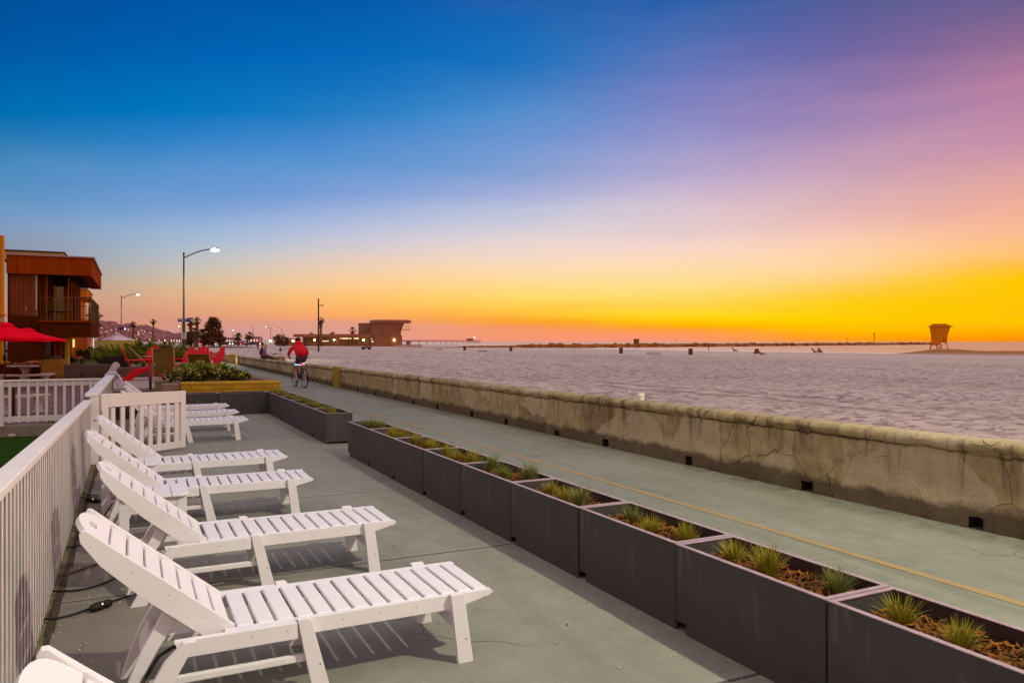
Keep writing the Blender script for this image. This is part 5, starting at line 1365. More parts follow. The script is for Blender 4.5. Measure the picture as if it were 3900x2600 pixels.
tree('dark round tree in front of the domed hut', at(1068, 1318, 245), 3.4, 2.4, 6, 1600, .5)
tree('dark tree peeking out right of the brown house balcony', at(358, 1290, 62), 2.1, .42, 7, 600, .16)
# ---------------------------------------------------------------- hill with lit houses
m_hill = mat('hazy_hill', (.36,.17,.19), 1.0, c2=(.50,.28,.29), scale=.012, spec=0)  # distance haze mixed into the mauve base colour
prof = [(-200,1232),(120,1226),(360,1227),(400,1231),(440,1236),(465,1247),(490,1240),(520,1246),(545,1244),(560,1247),(585,1258),(610,1264),(640,1272),(665,1278),(690,1277),(720,1284),(760,1288),(830,1292),(900,1296),(1000,1301)]
def hill_y(px):
    for (a, b_), (c, d) in zip(prof, prof[1:]):
        if a <= px <= c: return b_ + (d-b_)*(px-a)/(c-a)
    return 1300
DH = 1500.0
vs = []; fs = []; cols_ = list(range(-200, 1001, 5)); rows_ = 14
for i, px in enumerate(cols_):
    zt_ = at(px, hill_y(px), DH+300).z
    for j in range(rows_+1):
        u = j/rows_; d = DH + 300*u; p = at(px, 1300, d)
        z = -2 + (zt_+2)*math.sin(u*math.pi/2) + (5.0*noise.noise((px*.07, u*5, 2)) + 3*noise.noise((px*.25, u*14, 7)))*min(1, u*3)*min(1,(1000-px)/300)
        vs.append((p.x, p.y, z))
n = rows_+1
for i in range(len(cols_)-1):
    for j in range(rows_): fs.append((i*n+j, (i+1)*n+j, (i+1)*n+j+1, i*n+j+1))
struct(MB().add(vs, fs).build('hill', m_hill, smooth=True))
hv = MB(); rnd = random.Random(12)
for i in range(900):
    px = rnd.uniform(330, 900); u = rnd.uniform(.1, 1); zt_ = at(px, hill_y(px), DH+300).z; p = at(px, 1300, DH-8+300*u); z = -2 + (zt_+2)*math.sin(u*math.pi/2)
    hv.ball((p.x, p.y, z+2), rnd.uniform(2, 6), 6, 4, (1.3,1.3,.8), .25, rnd)
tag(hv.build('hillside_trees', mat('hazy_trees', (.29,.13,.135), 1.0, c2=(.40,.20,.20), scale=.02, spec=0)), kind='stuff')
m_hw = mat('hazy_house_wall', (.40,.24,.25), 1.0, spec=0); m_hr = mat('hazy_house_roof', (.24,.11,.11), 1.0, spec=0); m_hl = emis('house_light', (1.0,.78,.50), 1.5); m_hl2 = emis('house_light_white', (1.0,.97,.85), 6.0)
HB = {}
def hill_house(px, py, s, bright):
    u = .22; d = DH - 40; p = at(px, py, d)
    t = thing('hillside_house', 'tiny hazy house with a lit window on the far hillside', 'house', p, -TH+random.uniform(-.5,.5), 'lit houses on the hillside')
    k = d/FPX*s
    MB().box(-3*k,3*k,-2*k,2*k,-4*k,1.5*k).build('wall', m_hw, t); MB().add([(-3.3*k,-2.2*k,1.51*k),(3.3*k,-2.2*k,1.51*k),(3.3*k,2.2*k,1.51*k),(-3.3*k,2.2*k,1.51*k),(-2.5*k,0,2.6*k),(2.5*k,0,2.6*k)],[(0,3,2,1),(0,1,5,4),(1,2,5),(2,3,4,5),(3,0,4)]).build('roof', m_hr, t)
    MB().box(-.9*k,.9*k,-2.1*k,-2.01*k,-1.1*k,.8*k).build('window', m_hl2 if bright else m_hl, t)
for px, py, s, br in ((388,1248,1.2,0),(403,1262,1,0),(409,1261,1,0),(425,1256,1.2,0),(442,1254,1,0),(443,1266,1,0),(381,1263,1.2,0),(388,1266,1,0),(476,1252,1.6,1),(490,1254,1.3,0),(491,1258,1,0),(529,1264,1.3,0),(528,1272,1.6,0),(540,1258,1,0),(551,1262,1,0),(545,1270,1,0),(572,1266,1.1,0),(523,1290,1.2,0),(630,1296,1.8,1),(571,1293,1.2,0),(606,1295,1.2,0)):
    hill_house(px, py, s, br)
# ---------------------------------------------------------------- seafront town, car park
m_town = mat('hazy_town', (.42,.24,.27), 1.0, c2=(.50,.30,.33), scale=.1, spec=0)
for i, (a, b_, y0, d, lab) in enumerate(((648, 690, 1283, 420, 'low hazy pink building with a pitched roof left of the speed sign'), (850, 890, 1285, 500, 'low hazy pink building right of the big conical tree'), (940, 985, 1281, 480, 'hazy building with lamps above the volleyball net'), (760, 800, 1290, 450, 'low hazy building behind the white lookout towers'))):
    p = at((a+b_)/2, 1300, d); w = (b_-a)*d/FPX; h_ = CAM_H + (1300-y0)*d/FPX
    t = thing('seafront_building', lab, 'building', (p.x, p.y, 0), -TH)
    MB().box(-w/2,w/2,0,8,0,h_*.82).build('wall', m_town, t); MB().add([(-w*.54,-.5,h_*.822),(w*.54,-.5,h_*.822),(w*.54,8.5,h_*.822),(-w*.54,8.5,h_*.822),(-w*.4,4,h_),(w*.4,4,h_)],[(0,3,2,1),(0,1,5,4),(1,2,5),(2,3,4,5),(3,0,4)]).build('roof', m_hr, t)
    wn = MB()
    for q in range(4): x = -w*.38 + q*w*.25; wn.box(x-w*.03, x+w*.03, -.06, -.01, h_*.35, h_*.6)
    wn.build('windows', m_hl, t)
m_car = mat('car_paint', (.07,.04,.06), .4, metal=.2); m_tyre = mat('tyre_rubber', (.015,.012,.012), .9); m_carg = mat('car_glass', (.05,.04,.05), .15); m_tail = emis('tail_light', (1.0,.03,.03), 8.0); m_hea = emis('head_light', (1.0,.98,.9), 14.0)
def car(label, p, rz, rear):
    t = thing('parked_car', label, 'car', p, rz, 'cars in the seafront car park')
    MB().prism([(-2.2,.35),(2.2,.35),(2.25,.75),(1.2,.92),(-2.1,.95),(-2.25,.7)], lambda a, b, y: (a, y, b), -.88, .88).build('body', m_car, t, bevel=.06)
    MB().prism([(-1.7,.952),(.9,.93),(.35,1.42),(-1.2,1.45)], lambda a, b, y: (a, y, b), -.76, .76).build('cabin', m_carg, t, bevel=.05)
    for x in (-1.4, 1.4):
        for y in (-.80, .80):
            w = MB(); w.lathe([(.0,-.1),(.33,-.1),(.33,.1),(0,.1)], (0,0,0), 14); w.xf(Matrix.Translation((x,y,.33)) @ Matrix.Rotation(R(90),4,'X')); w.build('wheel', m_tyre, t)
    for y in (-.62, .62):
        MB().box(2.24,2.29,y-.17,y+.17,.56,.74).build('headlight', m_hea, t); MB().box(-2.30,-2.25,y-.17,y+.17,.62,.78).build('tail_light', m_tail, t)
    return t
q = at(893, 1316, 290); cr0 = car('dark car with two white headlights on beside the small round palms', (q.x, q.y, .02), R(-128), 0)
q = at(921, 1316, 300); dup(cr0, (q.x, q.y, .02), R(60), 'dark car with red tail lights between the small round palms')
q = at(968, 1316, 300); dup(cr0, (q.x, q.y, .02), R(-20), 'dark car side on under the right end of the volleyball net')
q = at(862, 1315, 300); dup(cr0, (q.x, q.y, .02), R(10), 'dark car half hidden right of the low palm')
q = at(790, 1314, 260); dup(cr0, (q.x, q.y, .02), R(15), 'dark car behind the trunks of the big conical tree')
mound = struct(MB().ball((*at(835, 1322, 180)[:2], -.1), 1, 24, 8, (9, 3.5, .55), .05).build('planting_mound', mat('dune_scrub', (.09,.045,.025), .95, c2=(.14,.08,.04), scale=1), smooth=True))
vn = thing('volleyball_net', 'long faint volleyball net frame on the sand beyond the small palms', 'net')
k_ = 150/FPX; pA, pB = at(877, 1296, 150), at(1012, 1296, 150); nb2 = MB()
for p in (pA, pB): MB().tube([(p.x,p.y,-.2),(p.x,p.y,p.z)], .05, 6).build('post', m_lpole, vn)
nb2.tube([pA, pB], .025, 4); nb2.tube([pA-Vector((0,0,.75)), pB-Vector((0,0,.75))], .02, 4)
for i in range(30): q = pA.lerp(pB, (i+.5)/30); nb2.tube([q, q-Vector((0,0,.75))], .006, 3)
nb2.build('net', m_lpole, vn)
# ---------------------------------------------------------------- flared lifeguard towers
def guard_tower(label, base, s, rz, mw, ml, mtrim, group, sign=True):
    t = thing('lifeguard_tower', label, 'lifeguard tower', base, rz, group)
    t.scale = (s, s, s)
    LOW, MID, TOP = 1.95, 3.3, 4.9
    cb = MB()
    def ring(hx0, hx1, hy, z): return [(hx0,-hy,z),(hx1,-hy,z),(hx1,hy,z),(hx0,hy,z)]
    r0, r1, r2 = ring(-1.25,1.25,1.2,LOW), ring(-1.30,1.32,1.25,MID), ring(-1.55,1.80,1.5,TOP)
    cb.add(r0+r1+r2, [(3,2,1,0)]+[(i,(i+1)%4,4+(i+1)%4,4+i) for i in range(4)]+[(4+i,4+(i+1)%4,8+(i+1)%4,8+i) for i in range(4)]+[(8,9,10,11)])
    c = cb.build('cabin', mw, t)
    rf = MB(); a = ring(-1.72,2.25,1.65,TOP+.02); b = ring(-1.1,1.15,1.0,TOP+.42); a0 = ring(-1.72,2.25,1.65,TOP+.004); b2 = ring(-1.1,1.15,1.0,TOP+.52)
    rf.add(a0+a+b+b2, [(3,2,1,0)]+[(i+4*k,(i+1)%4+4*k,4+(i+1)%4+4*k,4+i+4*k) for k in range(3) for i in range(4)]+[(12,13,14,15)])
    rf.build('roof', mtrim, t)
    MB().box(-1.5,.30,-1.9,-1.26,LOW-.42,LOW-.02).build('deck', mtrim, t)
    for sx in (-1, 1):
        for sy in (-1, 1): MB().tube([(sx*1.15,sy*1.1,LOW),(sx*1.75,sy*1.6,-.4)], .06, 5).build('leg', ml, t)
    br = MB()
    for sy in (-1, 1): br.tube([(-1.15,sy*1.1,LOW),(1.6,sy*1.55,-.1)], .035, 4); br.tube([(1.15,sy*1.1,LOW),(-1.6,sy*1.55,-.1)], .035, 4)
    br.build('brace', ml, t)
    ld = MB()
    for x in (-.30,.30): ld.tube([(x,-1.9,LOW-.3),(x*1.9,-2.9,-.3)], .065, 5)
    for u in (.25,.5,.75): ld.tube([(-.30*(1+.9*u),-1.9-u,(LOW-.3)*(1-u)-.3*u),(.30*(1+.9*u),-1.9-u,(LOW-.3)*(1-u)-.3*u)], .05, 4)
    ld.build('ladder', ml, t)
    if sign:
        nm = MB(); nm.box(.62,.70,-1.262,-1.252,LOW+.25,LOW+.85); nm.box(.86,.94,-1.264,-1.254,LOW+.25,LOW+.85); nm.build('number', ml, t)
    else:
        for x in (-.6,.6): MB().box(x-.4,x+.4,-1.5,-1.44,3.5,4.5).build('shutter', mtrim, t)
    return t
m_tw = mat('tower_orange', (.66,.20,.006), .9, c2=(.76,.26,.010), scale=1.2, spec=.05); m_tl = mat('tower_leg', (.42,.09,.03), .8); m_tt = mat('tower_trim', (.55,.16,.008), .9, spec=.05)  # orange of the backlight and haze put into the tower colours
tb_ = Vector((132.2, 89.0, 0)); tb_.z = sandh(tb_.x, tb_.y) - .35
pt_ = at(3577, 1346, 139); guard_tower('orange lifeguard tower on stilts on a sand mound at the water', (pt_.x, pt_.y, pt_.z), 1.0, -TH-R(30), m_tw, m_tl, m_tt, None)
m_ww = mat('tower_white', (.62,.46,.44), .7); m_wo = mat('tower_amber', (.55,.25,.03), .7)
for px, lab in ((728, 'small white flared lookout tower nearer the speed sign'), (771, 'small white flared lookout tower, right one of the pair')):
    b_ = at(px, 1322, 205); guard_tower(lab, b_, .60, -TH+R(35), m_ww, m_ww, m_ww, 'white lookout towers', False)
# ---------------------------------------------------------------- beach headquarters with lookout
DQ = 264.0; kq = DQ/FPX
hq = thing('lifeguard_station', 'brown flat roofed beach station with a tall overhanging lookout', 'building', at(1400, 1300, DQ) - Vector((0,0,CAM_H)), -TH)
def qx(px): return (px-1400)*kq
def qz(py): return CAM_H + (1300-py)*kq
m_hq = mat('station_wall', (.27,.10,.055), .9, c2=(.35,.14,.075), scale=.25, spec=.05); m_hqr = mat('station_roof', (.32,.115,.07), .9, c2=(.38,.145,.09), scale=.3, spec=.05); m_hqd = mat('station_lower', (.20,.095,.06), .9, c2=(.27,.13,.08), scale=.25, spec=.05)
MB().box(qx(1153),qx(1415),0,12,-1,qz(1283)).build('wing_wall', m_hqd, hq)
MB().box(qx(1125),qx(1420),-2.5,14,qz(1283)+.003,qz(1272)).build('wing_roof', m_hqr, hq)
MB().box(qx(1366),qx(1420),-.6,10,qz(1276),qz(1230)).build('stair_block', m_hqd, hq)
MB().box(qx(1415.5),qx(1522),-1.5,6,-1,qz(1276)).build('tower_base', m_hq, hq)
lo = MB(); lo.prism([(qx(1415.5),qz(1276)+.003),(qx(1517),qz(1276)+.003),(qx(1519),qz(1256)),(qx(1530),qz(1230)),(qx(1415.5),qz(1230))], lambda a, b, y: (a, y, b), -1.6, 6); lo.build('lookout', m_hq, hq)
ro = MB(); ro.prism([(qx(1413),qz(1229.5)),(qx(1551),qz(1230)),(qx(1558),qz(1219)),(qx(1436),qz(1218)),(qx(1413),qz(1221))], lambda a, b, y: (a, y, b), -2.6, 7); ro.build('lookout_roof', m_hqr, hq)
bl = MB(); bl.box(qx(1520),qx(1557),2,6,qz(1255),qz(1253))
for px in (1542,1547,1552,1557): bl.box(qx(px)-.03,qx(px)+.03,2,2.06,qz(1253)+.002,qz(1242))
bl.box(qx(1538),qx(1557),2,2.06,qz(1242),qz(1241)); bl.build('balcony', m_tl, hq)
m_lw = emis('station_window_light', (1.0,.72,.36), 1.0); m_lf = emis('wall_lamp', (1.0,.86,.30), 26.0)
for a, b_, y0, y1 in ((1295,1298,1286,1291),(1301,1305,1286,1291),(1306,1327,1286,1291),(1329,1332,1286,1291),(1334,1338,1286,1291),(1347,1350,1286,1291),(1352,1366,1286,1291),(1416,1420,1289,1292),(1418,1425,1298,1302),(1224,1252,1297,1300)):
    MB().box(qx(a),qx(b_),-1.64 if a > 1415 else -.06,-1.605 if a > 1415 else -.005,qz(y1),qz(y0)).build('window', m_lw, hq)
for px, y in ((1205,-2.6),(1279,-2.6),(1389,-2.0),(1504,-1.75)): MB().ball((qx(px), y, qz(1294.5)), .27, 8, 6).build('wall_lamp', m_lf, hq)
for px in (1205.5, 1286, 1405): MB().box(qx(px)-.10,qx(px)+.10,-2.45,-2.25,-1,qz(1284)).build('roof_post', m_tl, hq)
pw = MB()
for i in range(5): pw.box(qx(1430+i*20),qx(1430+i*20)+.04,-1.62,-1.602,.2,qz(1276))
for a in (1445,1483): pw.box(qx(a),qx(a+9),-1.66,-1.61,qz(1248),qz(1235))
pw.build('wall_panels', m_hqr, hq)
MB().tube([(qx(1404),3,qz(1230)),(qx(1404),3,qz(1212))], .06, 5).build('aerial', m_lpole, hq)
def nbox(name, label, cat, a, b_, y0, y1, d, m, dep=2.0, part='body'):
    k = d/FPX; p = at((a+b_)/2, 1300, d); t = thing(name, label, cat, (p.x, p.y, 0), -TH); w = (b_-a)*k/2
    MB().box(-w,w,0,dep,CAM_H+(1300-y1)*k,CAM_H+(1300-y0)*k).build(part, m, t); return t, k, w
t, k, w = nbox('beach_shed', 'small brown shed right of the beach station', 'shed', 1547, 1559, 1299, 1314, 262, m_hq); MB().box(-w*1.25,w*1.25,-.3,2.3,CAM_H+(1300-1298.9)*k,CAM_H+(1300-1297)*k).build('roof', m_hqr, t)
nbox('beach_wall', 'low pale wall on the sand right of the beach station', 'wall', 1500, 1608, 1313, 1321, 255, mat('pale_wall', (.48,.28,.22), .9), .3, 'wall_body')
hut = thing('domed_hut', 'low hut with a wide shallow domed roof and lit eaves', 'hut', (*at(1098, 1300, 262)[:2], 0), -TH); kh = 262/FPX
MB().lathe([(38*kh,-1),(38*kh,CAM_H+3*kh)], (0,0,0), 20).build('wall', m_hqd, hut)
MB().lathe([(58*kh,CAM_H+3.2*kh),(58*kh,CAM_H+4*kh),(40*kh,CAM_H+9*kh),(16*kh,CAM_H+13*kh),(0.2,CAM_H+13.8*kh)], (0,0,0), 24).build('roof', m_hqr, hut, smooth=True)
for px, b_ in ((1045,1),(1131,1)): MB().ball(((px-1098)*kh, -50*kh, CAM_H+2*kh), .30, 8, 6).build('lamp', m_lf, hut)
MB().box(12*kh,54*kh,-20*kh,-19*kh,CAM_H+1.6*kh,CAM_H+2.8*kh).build('lit_eave', emis('eave_light', (1.0,.70,.08), 2.0), hut)
# ---------------------------------------------------------------- pier
pr_ = thing('pier', 'long low fishing pier on many legs on the horizon', 'pier'); m_pier = mat('hazy_pier', (.34,.14,.13), 1.0, spec=0)
dk = MB(); lg_ = MB(); A = at(1530, 1299, 620); Bp = at(1826, 1299, 980)
A.z = at(1530, 1298, 620).z; Bp.z = at(1826, 1298, 980).z
dk.beam(A, Bp, 5, .7); dk.beam(A+Vector((0,0,.95)), Bp+Vector((0,0,.95)), .3, .22)
for i in range(27):
    q = A.lerp(Bp, i/26)
    if i > 20 or i % 2 == 0: lg_.tube([q, (q.x, q.y, -2)], .32, 5)
dk.build('deck', m_pier, pr_); lg_.build('piles', m_pier, pr_)
q = A.lerp(Bp, .82); MB().box(q.x-3,q.x+3,q.y-3,q.y+3,q.z+.36,q.z+3).build('pier_hut', m_pier, pr_); MB().ball((q.x+4,q.y-4,q.z+4.2), .5, 6, 5).build('pier_lamp', m_hl2, pr_)
# ---------------------------------------------------------------- jetty of rocks
jt = thing('jetty', 'long dark rock jetty reaching across the sea below the horizon', 'jetty'); m_jet = mat('jetty_rock', (.30,.095,.012), .95, c2=(.40,.135,.018), scale=.15, bump=.6, bscale=1.2)
J1 = at(2600, 1300, 322); J2 = at(3540, 1300, 560); J1.z = J2.z = 0
dirj = (J2-J1).normalized(); J0 = J1 - dirj*170
mb = MB(); rnd = random.Random(9); NJ = 260; vs = []; fs = []
nrm = Vector((-dirj.y, dirj.x, 0))
for i in range(NJ+1):
    q = J0.lerp(J2, i/NJ); h_ = 1.18+.22*noise.noise((i*.13, 0, 0))+.30*noise.noise((i*.5, 3, 0))
    if q.x < 118: h_ *= max(.15, 1-(118-q.x)/60)
    for o, z in ((-7,-1.4),(-5,-.1),(-3.2,h_-.62-.15),(-1.6,h_-.62+.1*rnd.random()),(1.6,h_-.62),(6,-1.4)):
        vs.append((q.x+nrm.x*o+rnd.uniform(-.3,.3), q.y+nrm.y*o+rnd.uniform(-.3,.3), z+rnd.uniform(-.10,.10)))
for i in range(NJ):
    for k in range(5): fs.append((i*6+k, i*6+k+1, (i+1)*6+k+1, (i+1)*6+k))
mb.add(vs, fs); mb.build('rock_bank', m_jet, jt)
bd = MB()
for i in range(420):
    q = J0.lerp(J2, rnd.random())
    if q.x < 110: continue
    bd.ball((q.x+nrm.x*rnd.uniform(-6.5,-1), q.y+nrm.y*rnd.uniform(-6.5,-1), rnd.uniform(-.6,.45)), rnd.uniform(.5,1.1), 6, 4, (1.2,1.2,.8), .3, rnd)
tag(bd.build('boulders', m_jet, jt), kind='stuff')
def on_jetty(px):
    lo_, hi = 0.0, 1.0
    for _ in range(40):
        m_ = (lo_+hi)/2; q = J0.lerp(J2, m_); d = q.x*SN+q.y*CS; u = q.x*CS-q.y*SN
        if 1950+FPX*u/d < px: lo_ = m_
        else: hi = m_
    q = J0.lerp(J2, lo_); return q, q.x*SN+q.y*CS
q, d = on_jetty(2424); k = d/FPX; t = thing('jetty_hut', 'square brown hut standing on the jetty', 'hut', (q.x, q.y, .2), -TH)
MB().box(-9*k,9*k,-1,1,0,CAM_H+9*k-.2).build('body', mat('hut_brown', (.22,.06,.02), .9), t); MB().box(-10*k,10*k,-1.2,1.2,CAM_H+9*k-.198,CAM_H+10*k-.2).build('roof', m_jet, t); MB().box(-1*k,5*k,-1.06,-1.01,.4,CAM_H+6*k).build('door', mat('hut_door', (.40,.18,.10), .9), t)
for px, yt, lab, w in ((3330, 1272, 'tall beacon post with a flat head on the jetty', 5), (2575, 1291, 'short forked marker on the jetty right of the hut', 2), (3227, 1292, 'thin faint marker on the jetty left of the tall beacon', 1)):
    q, d = on_jetty(px); k = d/FPX; t = thing('beacon', lab, 'beacon', (q.x, q.y, .2), -TH); h_ = CAM_H+(1300-yt)*k-.2
    MB().tube([(0,0,0),(0,0,h_)], .55*k*max(1,w*.4), 6).build('post', m_jet, t); MB().box(-w*.8*k,w*.8*k,-.3,.3,h_+.01,h_+2.2*k).build('beacon_head', m_jet, t)
# ---------------------------------------------------------------- barrels and small beach things
m_bar = mat('barrel_rust', (.10,.045,.03), .8, c2=(.16,.075,.05), scale=3)
def barrel(label, px, py):
    p = sandp(px, py); t = thing('trash_barrel', label, 'trash barrel', (p.x, p.y, p.z-.05), 0, 'trash barrels on the sand')
    MB().lathe([(.28,0),(.29,.02),(.29,.30),(.305,.31),(.29,.32),(.29,.60),(.305,.61),(.29,.62),(.29,.88),(.30,.90),(.26,.90),(.26,.2)], (0,0,0), 16).build('drum', m_bar, t, smooth=False)
    MB().tube([(-.29,0,.9),(-.29,0,1.0)], .02, 4).build('stake', m_bar, t); return t
barrel('trash barrel on the sand nearest the shoreline walker, second from the right', 2365, 1346)
barrel('rightmost trash barrel on the sand, left of the walker', 2630, 1351)
barrel('trash barrel farthest left on the sand, beyond the pier end', 1770, 1334)
barrel('trash barrel between the far left one and the jetty hut', 1946, 1337)
p = sandp(2490, 1351); t = thing('sand_fence', 'short faint run of pale slats lying on the sand between two barrels', 'fence', p, -TH)
mb = MB()
for i in range(12): mb.box(-.9+.15*i, -.9+.15*i+.06, -.02, .02, 0, .32+.06*random.random())
mb.box(-.95,.95,-.04,-.022,.15,.2); mb.build('slats', mat('pale_slats', (.38,.25,.24), .9), t)
for i, (px, py, lab) in enumerate(((1395, 1331, 'dark low cart on the sand in front of the beach station'), (1670, 1331, 'low dark heap of kelp on the sand left of the first barrel'), (1838, 1338, 'low dark heap of kelp on the sand between two barrels'))):
    p = sandp(px, py); t = thing('beach_cart' if i == 0 else 'kelp_heap', lab, 'cart' if i == 0 else 'kelp', p)
    if i == 0:
        MB().box(-1.0,1.0,-.4,.4,.28,.62).build('body', m_hqd, t, bevel=.05)
        for x in (-.6,.6): w = MB(); w.lathe([(0,-.45),(.24,-.45),(.24,.45),(0,.45)], (0,0,0), 10); w.xf(Matrix.Translation((x,0,.24)) @ Matrix.Rotation(R(90),4,'X')); w.build('wheels', m_tyre, t)
    else:
        mb = MB()
        for q in range(9): mb.ball((random.uniform(-.8,.8), random.uniform(-.3,.3), .03), random.uniform(.12,.25), 7, 5, (1.5,1,.5), .25)
        mb.build('weed', m_leafd, t)
# ---------------------------------------------------------------- figures: one skinned surface per body, clothes over it
def skin_mesh(name, V, E_, root, m, parent, sub=1, extra=None):
    keys = list(V); me = bpy.data.meshes.new(name); me.from_pydata([V[k][0] for k in keys], [(keys.index(a), keys.index(b)) for a, b in E_], [])
    o = bpy.data.objects.new(name, me); col.objects.link(o)
    md = o.modifiers.new('skin', 'SKIN'); md.use_smooth_shade = True
    for i, k in enumerate(keys):
        r = V[k][1]; r = (r, r) if not isinstance(r, tuple) else r
        me.skin_vertices[0].data[i].radius = r; me.skin_vertices[0].data[i].use_root = (k == root)
    s = o.modifiers.new('sub', 'SUBSURF'); s.levels = sub; s.render_levels = sub
    dg = bpy.context.evaluated_depsgraph_get(); new = bpy.data.meshes.new_from_object(o.evaluated_get(dg)); bpy.data.objects.remove(o)
    if extra:
        bm = bmesh.new(); bm.from_mesh(new); ex = bpy.data.meshes.new('x'); ex.from_pydata(extra.v, [], extra.f); bm.from_mesh(ex); bm.to_mesh(new); bm.free()
    new.materials.clear(); new.materials.append(m); new.polygons.foreach_set('use_smooth', [True]*len(new.polygons))
    q = bpy.data.objects.new(name, new); col.objects.link(q); q.parent = parent; return q
m_skin = mat('skin_tone', (.42,.20,.12), .6, var=.1); m_eye = mat('eye_dark', (.02,.015,.015), .3)
def lerp3(a, b, u): return tuple(a[i]+(b[i]-a[i])*u for i in range(3))
def person(label, loc, rz, J, top, legs, shoes, hair, group=None, hair_len=0.0, sleeves=True, long_legs=True, scale=1.0, skin=None):
    """J: joint positions; facing +x"""
    t = thing('person', label, 'person', loc, rz, group); t.scale = (scale,)*3
    V = {}; E_ = []
    def chain(ks):
        for a, b in zip(ks, ks[1:]): E_.append((a, b))
    for k, r in (('pelvis',.115),('waist',.10),('chest',(.14,.115)),('neck0',.065),('neck',.05),('head',.078),('crown',.075)): V[k] = (J[k], r)
    chain(['pelvis','waist','chest','neck0','neck','head','crown'])
    for s in ('l','r'):
        for k, r in (('sh',.058),('el',.043),('wr',.030),('ha',.034)): V[k+s] = (J[k+s], r)
        chain(['chest','sh'+s,'el'+s,'wr'+s,'ha'+s])
        w, h = Vector(J['wr'+s]), Vector(J['ha'+s]); d = (h-w).normalized(); sd = d.cross(Vector((0,0,1)))
        sd = sd.normalized() if sd.length > .1 else Vector((0,1,0)); dn = sd.cross(d)
        for i in range(4):
            b1 = h + sd*(.027-.018*i)+d*.02; L = (.030,.036,.034,.026)[i]; b2 = b1 + d*L + dn*(-.008); b3 = b2 + d*L*.45 - dn*.030*(.8+.1*i)
            V['f%d1%s' % (i,s)] = (tuple(b1), .010); V['f%d2%s' % (i,s)] = (tuple(b2), .0088); V['f%d3%s' % (i,s)] = (tuple(b3), .0078)
            chain(['ha'+s,'f%d1%s'%(i,s),'f%d2%s'%(i,s),'f%d3%s'%(i,s)])
        th = h + sd*(.040 if s == 'l' else -.040) - d*.01; V['t1'+s] = (tuple(th), .011); V['t2'+s] = (tuple(th+d*.035-dn*.02), .009); chain(['ha'+s,'t1'+s,'t2'+s])
        for k, r in (('hip',.088),('kn',.060),('an',.040),('to',.036)): V[k+s] = (J[k+s], r)
        V['ca'+s] = (lerp3(J['kn'+s], J['an'+s], .35), .054); chain(['pelvis','hip'+s,'kn'+s,'ca'+s,'an'+s,'to'+s])
    hd, cr = Vector(J['head']), Vector(J['crown']); up = (cr-hd).normalized(); fw = Vector(J.get('face', (1,0,0))).normalized(); sd = up.cross(fw).normalized()
    c = hd.lerp(cr, .45); ex = MB()
    ex.ball(c+fw*.092-up*.022, .014, 6, 5, (1.2,.8,1.3)); ex.ball(c+sd*.082-up*.015, .020, 6, 5, (.8,.5,1.4)); ex.ball(c-sd*.082-up*.015, .020, 6, 5, (.8,.5,1.4))
    skin_mesh('body', V, E_, 'pelvis', skin or m_skin, t, 1, ex)
    for s in (-1, 1): MB().ball(c+fw*.080+sd*.03*s+up*.012, .010, 6, 4).build('eye', m_eye, t)
    MB().ball(c+fw*.076-up*.062, .013, 6, 4, (.5,1.6,.5)).build('mouth', mat_lip, t)
    hm = MB(); rnd = random.Random(len(label)); M = Matrix((fw, sd, up)).transposed().to_4x4(); M.translation = c - fw*.012 + up*.030
    tmp = MB(); tmp.ball((-.010,0,.010), .098, 14, 10, (1.0,.95,.95), .05, rnd)
    tmp.v = [(x if not (x > .035 and z < .03) else .035, y, z if not (z < -.055) else -.055) for x, y, z in tmp.v]
    if hair_len:
        for i in range(26):
            a = rnd.uniform(R(95), R(265)); b0 = Vector((.085*math.cos(a), .085*math.sin(a), -.03)); tmp.tube([b0, b0+Vector((math.cos(a)*.015, math.sin(a)*.015, -hair_len*rnd.uniform(.6,1)))], [.018,.006], 4)
    tmp.xf(M); hm.add(tmp.v, tmp.f); hm.build('hair', hair, t, smooth=True)
    # clothes as continuous skinned surfaces a little larger than the body
    if top:
        W = {'pelvis': (J['pelvis'], .135), 'waist': (J['waist'], .132), 'chest': (J['chest'], (.168,.14)), 'neck0': (lerp3(J['chest'], J['neck0'], .9), .078)}; F = [('pelvis','waist'),('waist','chest'),('chest','neck0')]
        for s in ('l','r'):
            W['sh'+s] = (J['sh'+s], .078); e = 1.0 if sleeves == 'long' else .75
            F += [('chest','sh'+s)]
            if sleeves == 'long':
                W['el'+s] = (J['el'+s], .060); W['wr'+s] = (lerp3(J['el'+s], J['wr'+s], .92), .046); F += [('sh'+s,'el'+s),('el'+s,'wr'+s)]
            else: W['el'+s] = (lerp3(J['sh'+s], J['el'+s], .8), .064); F += [('sh'+s,'el'+s)]
        skin_mesh('shirt', W, F, 'pelvis', top, t, 1)
    W = {'pelvis': (lerp3(J['pelvis'], J['waist'], .15), .125)}; F = []
    for s in ('l','r'):
        W['hip'+s] = (J['hip'+s], .100); u = 1.0 if long_legs else .75; W['kn'+s] = (lerp3(J['hip'+s], J['kn'+s], u), .072 if long_legs else .084); F += [('pelvis','hip'+s),('hip'+s,'kn'+s)]
        if long_legs: W['an'+s] = (lerp3(J['kn'+s], J['an'+s], .9), .055); F += [('kn'+s,'an'+s)]
    skin_mesh('trousers' if long_legs else 'shorts', W, F, 'pelvis', legs, t, 1)
    if shoes:
        for s in ('l','r'):
            a, b = Vector(J['an'+s]), Vector(J['to'+s]); d = b-a; d.z = 0; d.normalize()
            tmp = MB(); tmp.ball((0,0,0), .125, 10, 6, (1.05,.40,.36)); tmp.v = [(x, y, max(z, -.030)) for x, y, z in tmp.v]; tmp.xf(Matrix.Translation(a.lerp(b, .55)+Vector((0,0,-.012))) @ Matrix.Rotation(math.atan2(d.y, d.x), 4, 'Z')); tmp.build('shoe', shoes, t, smooth=True)
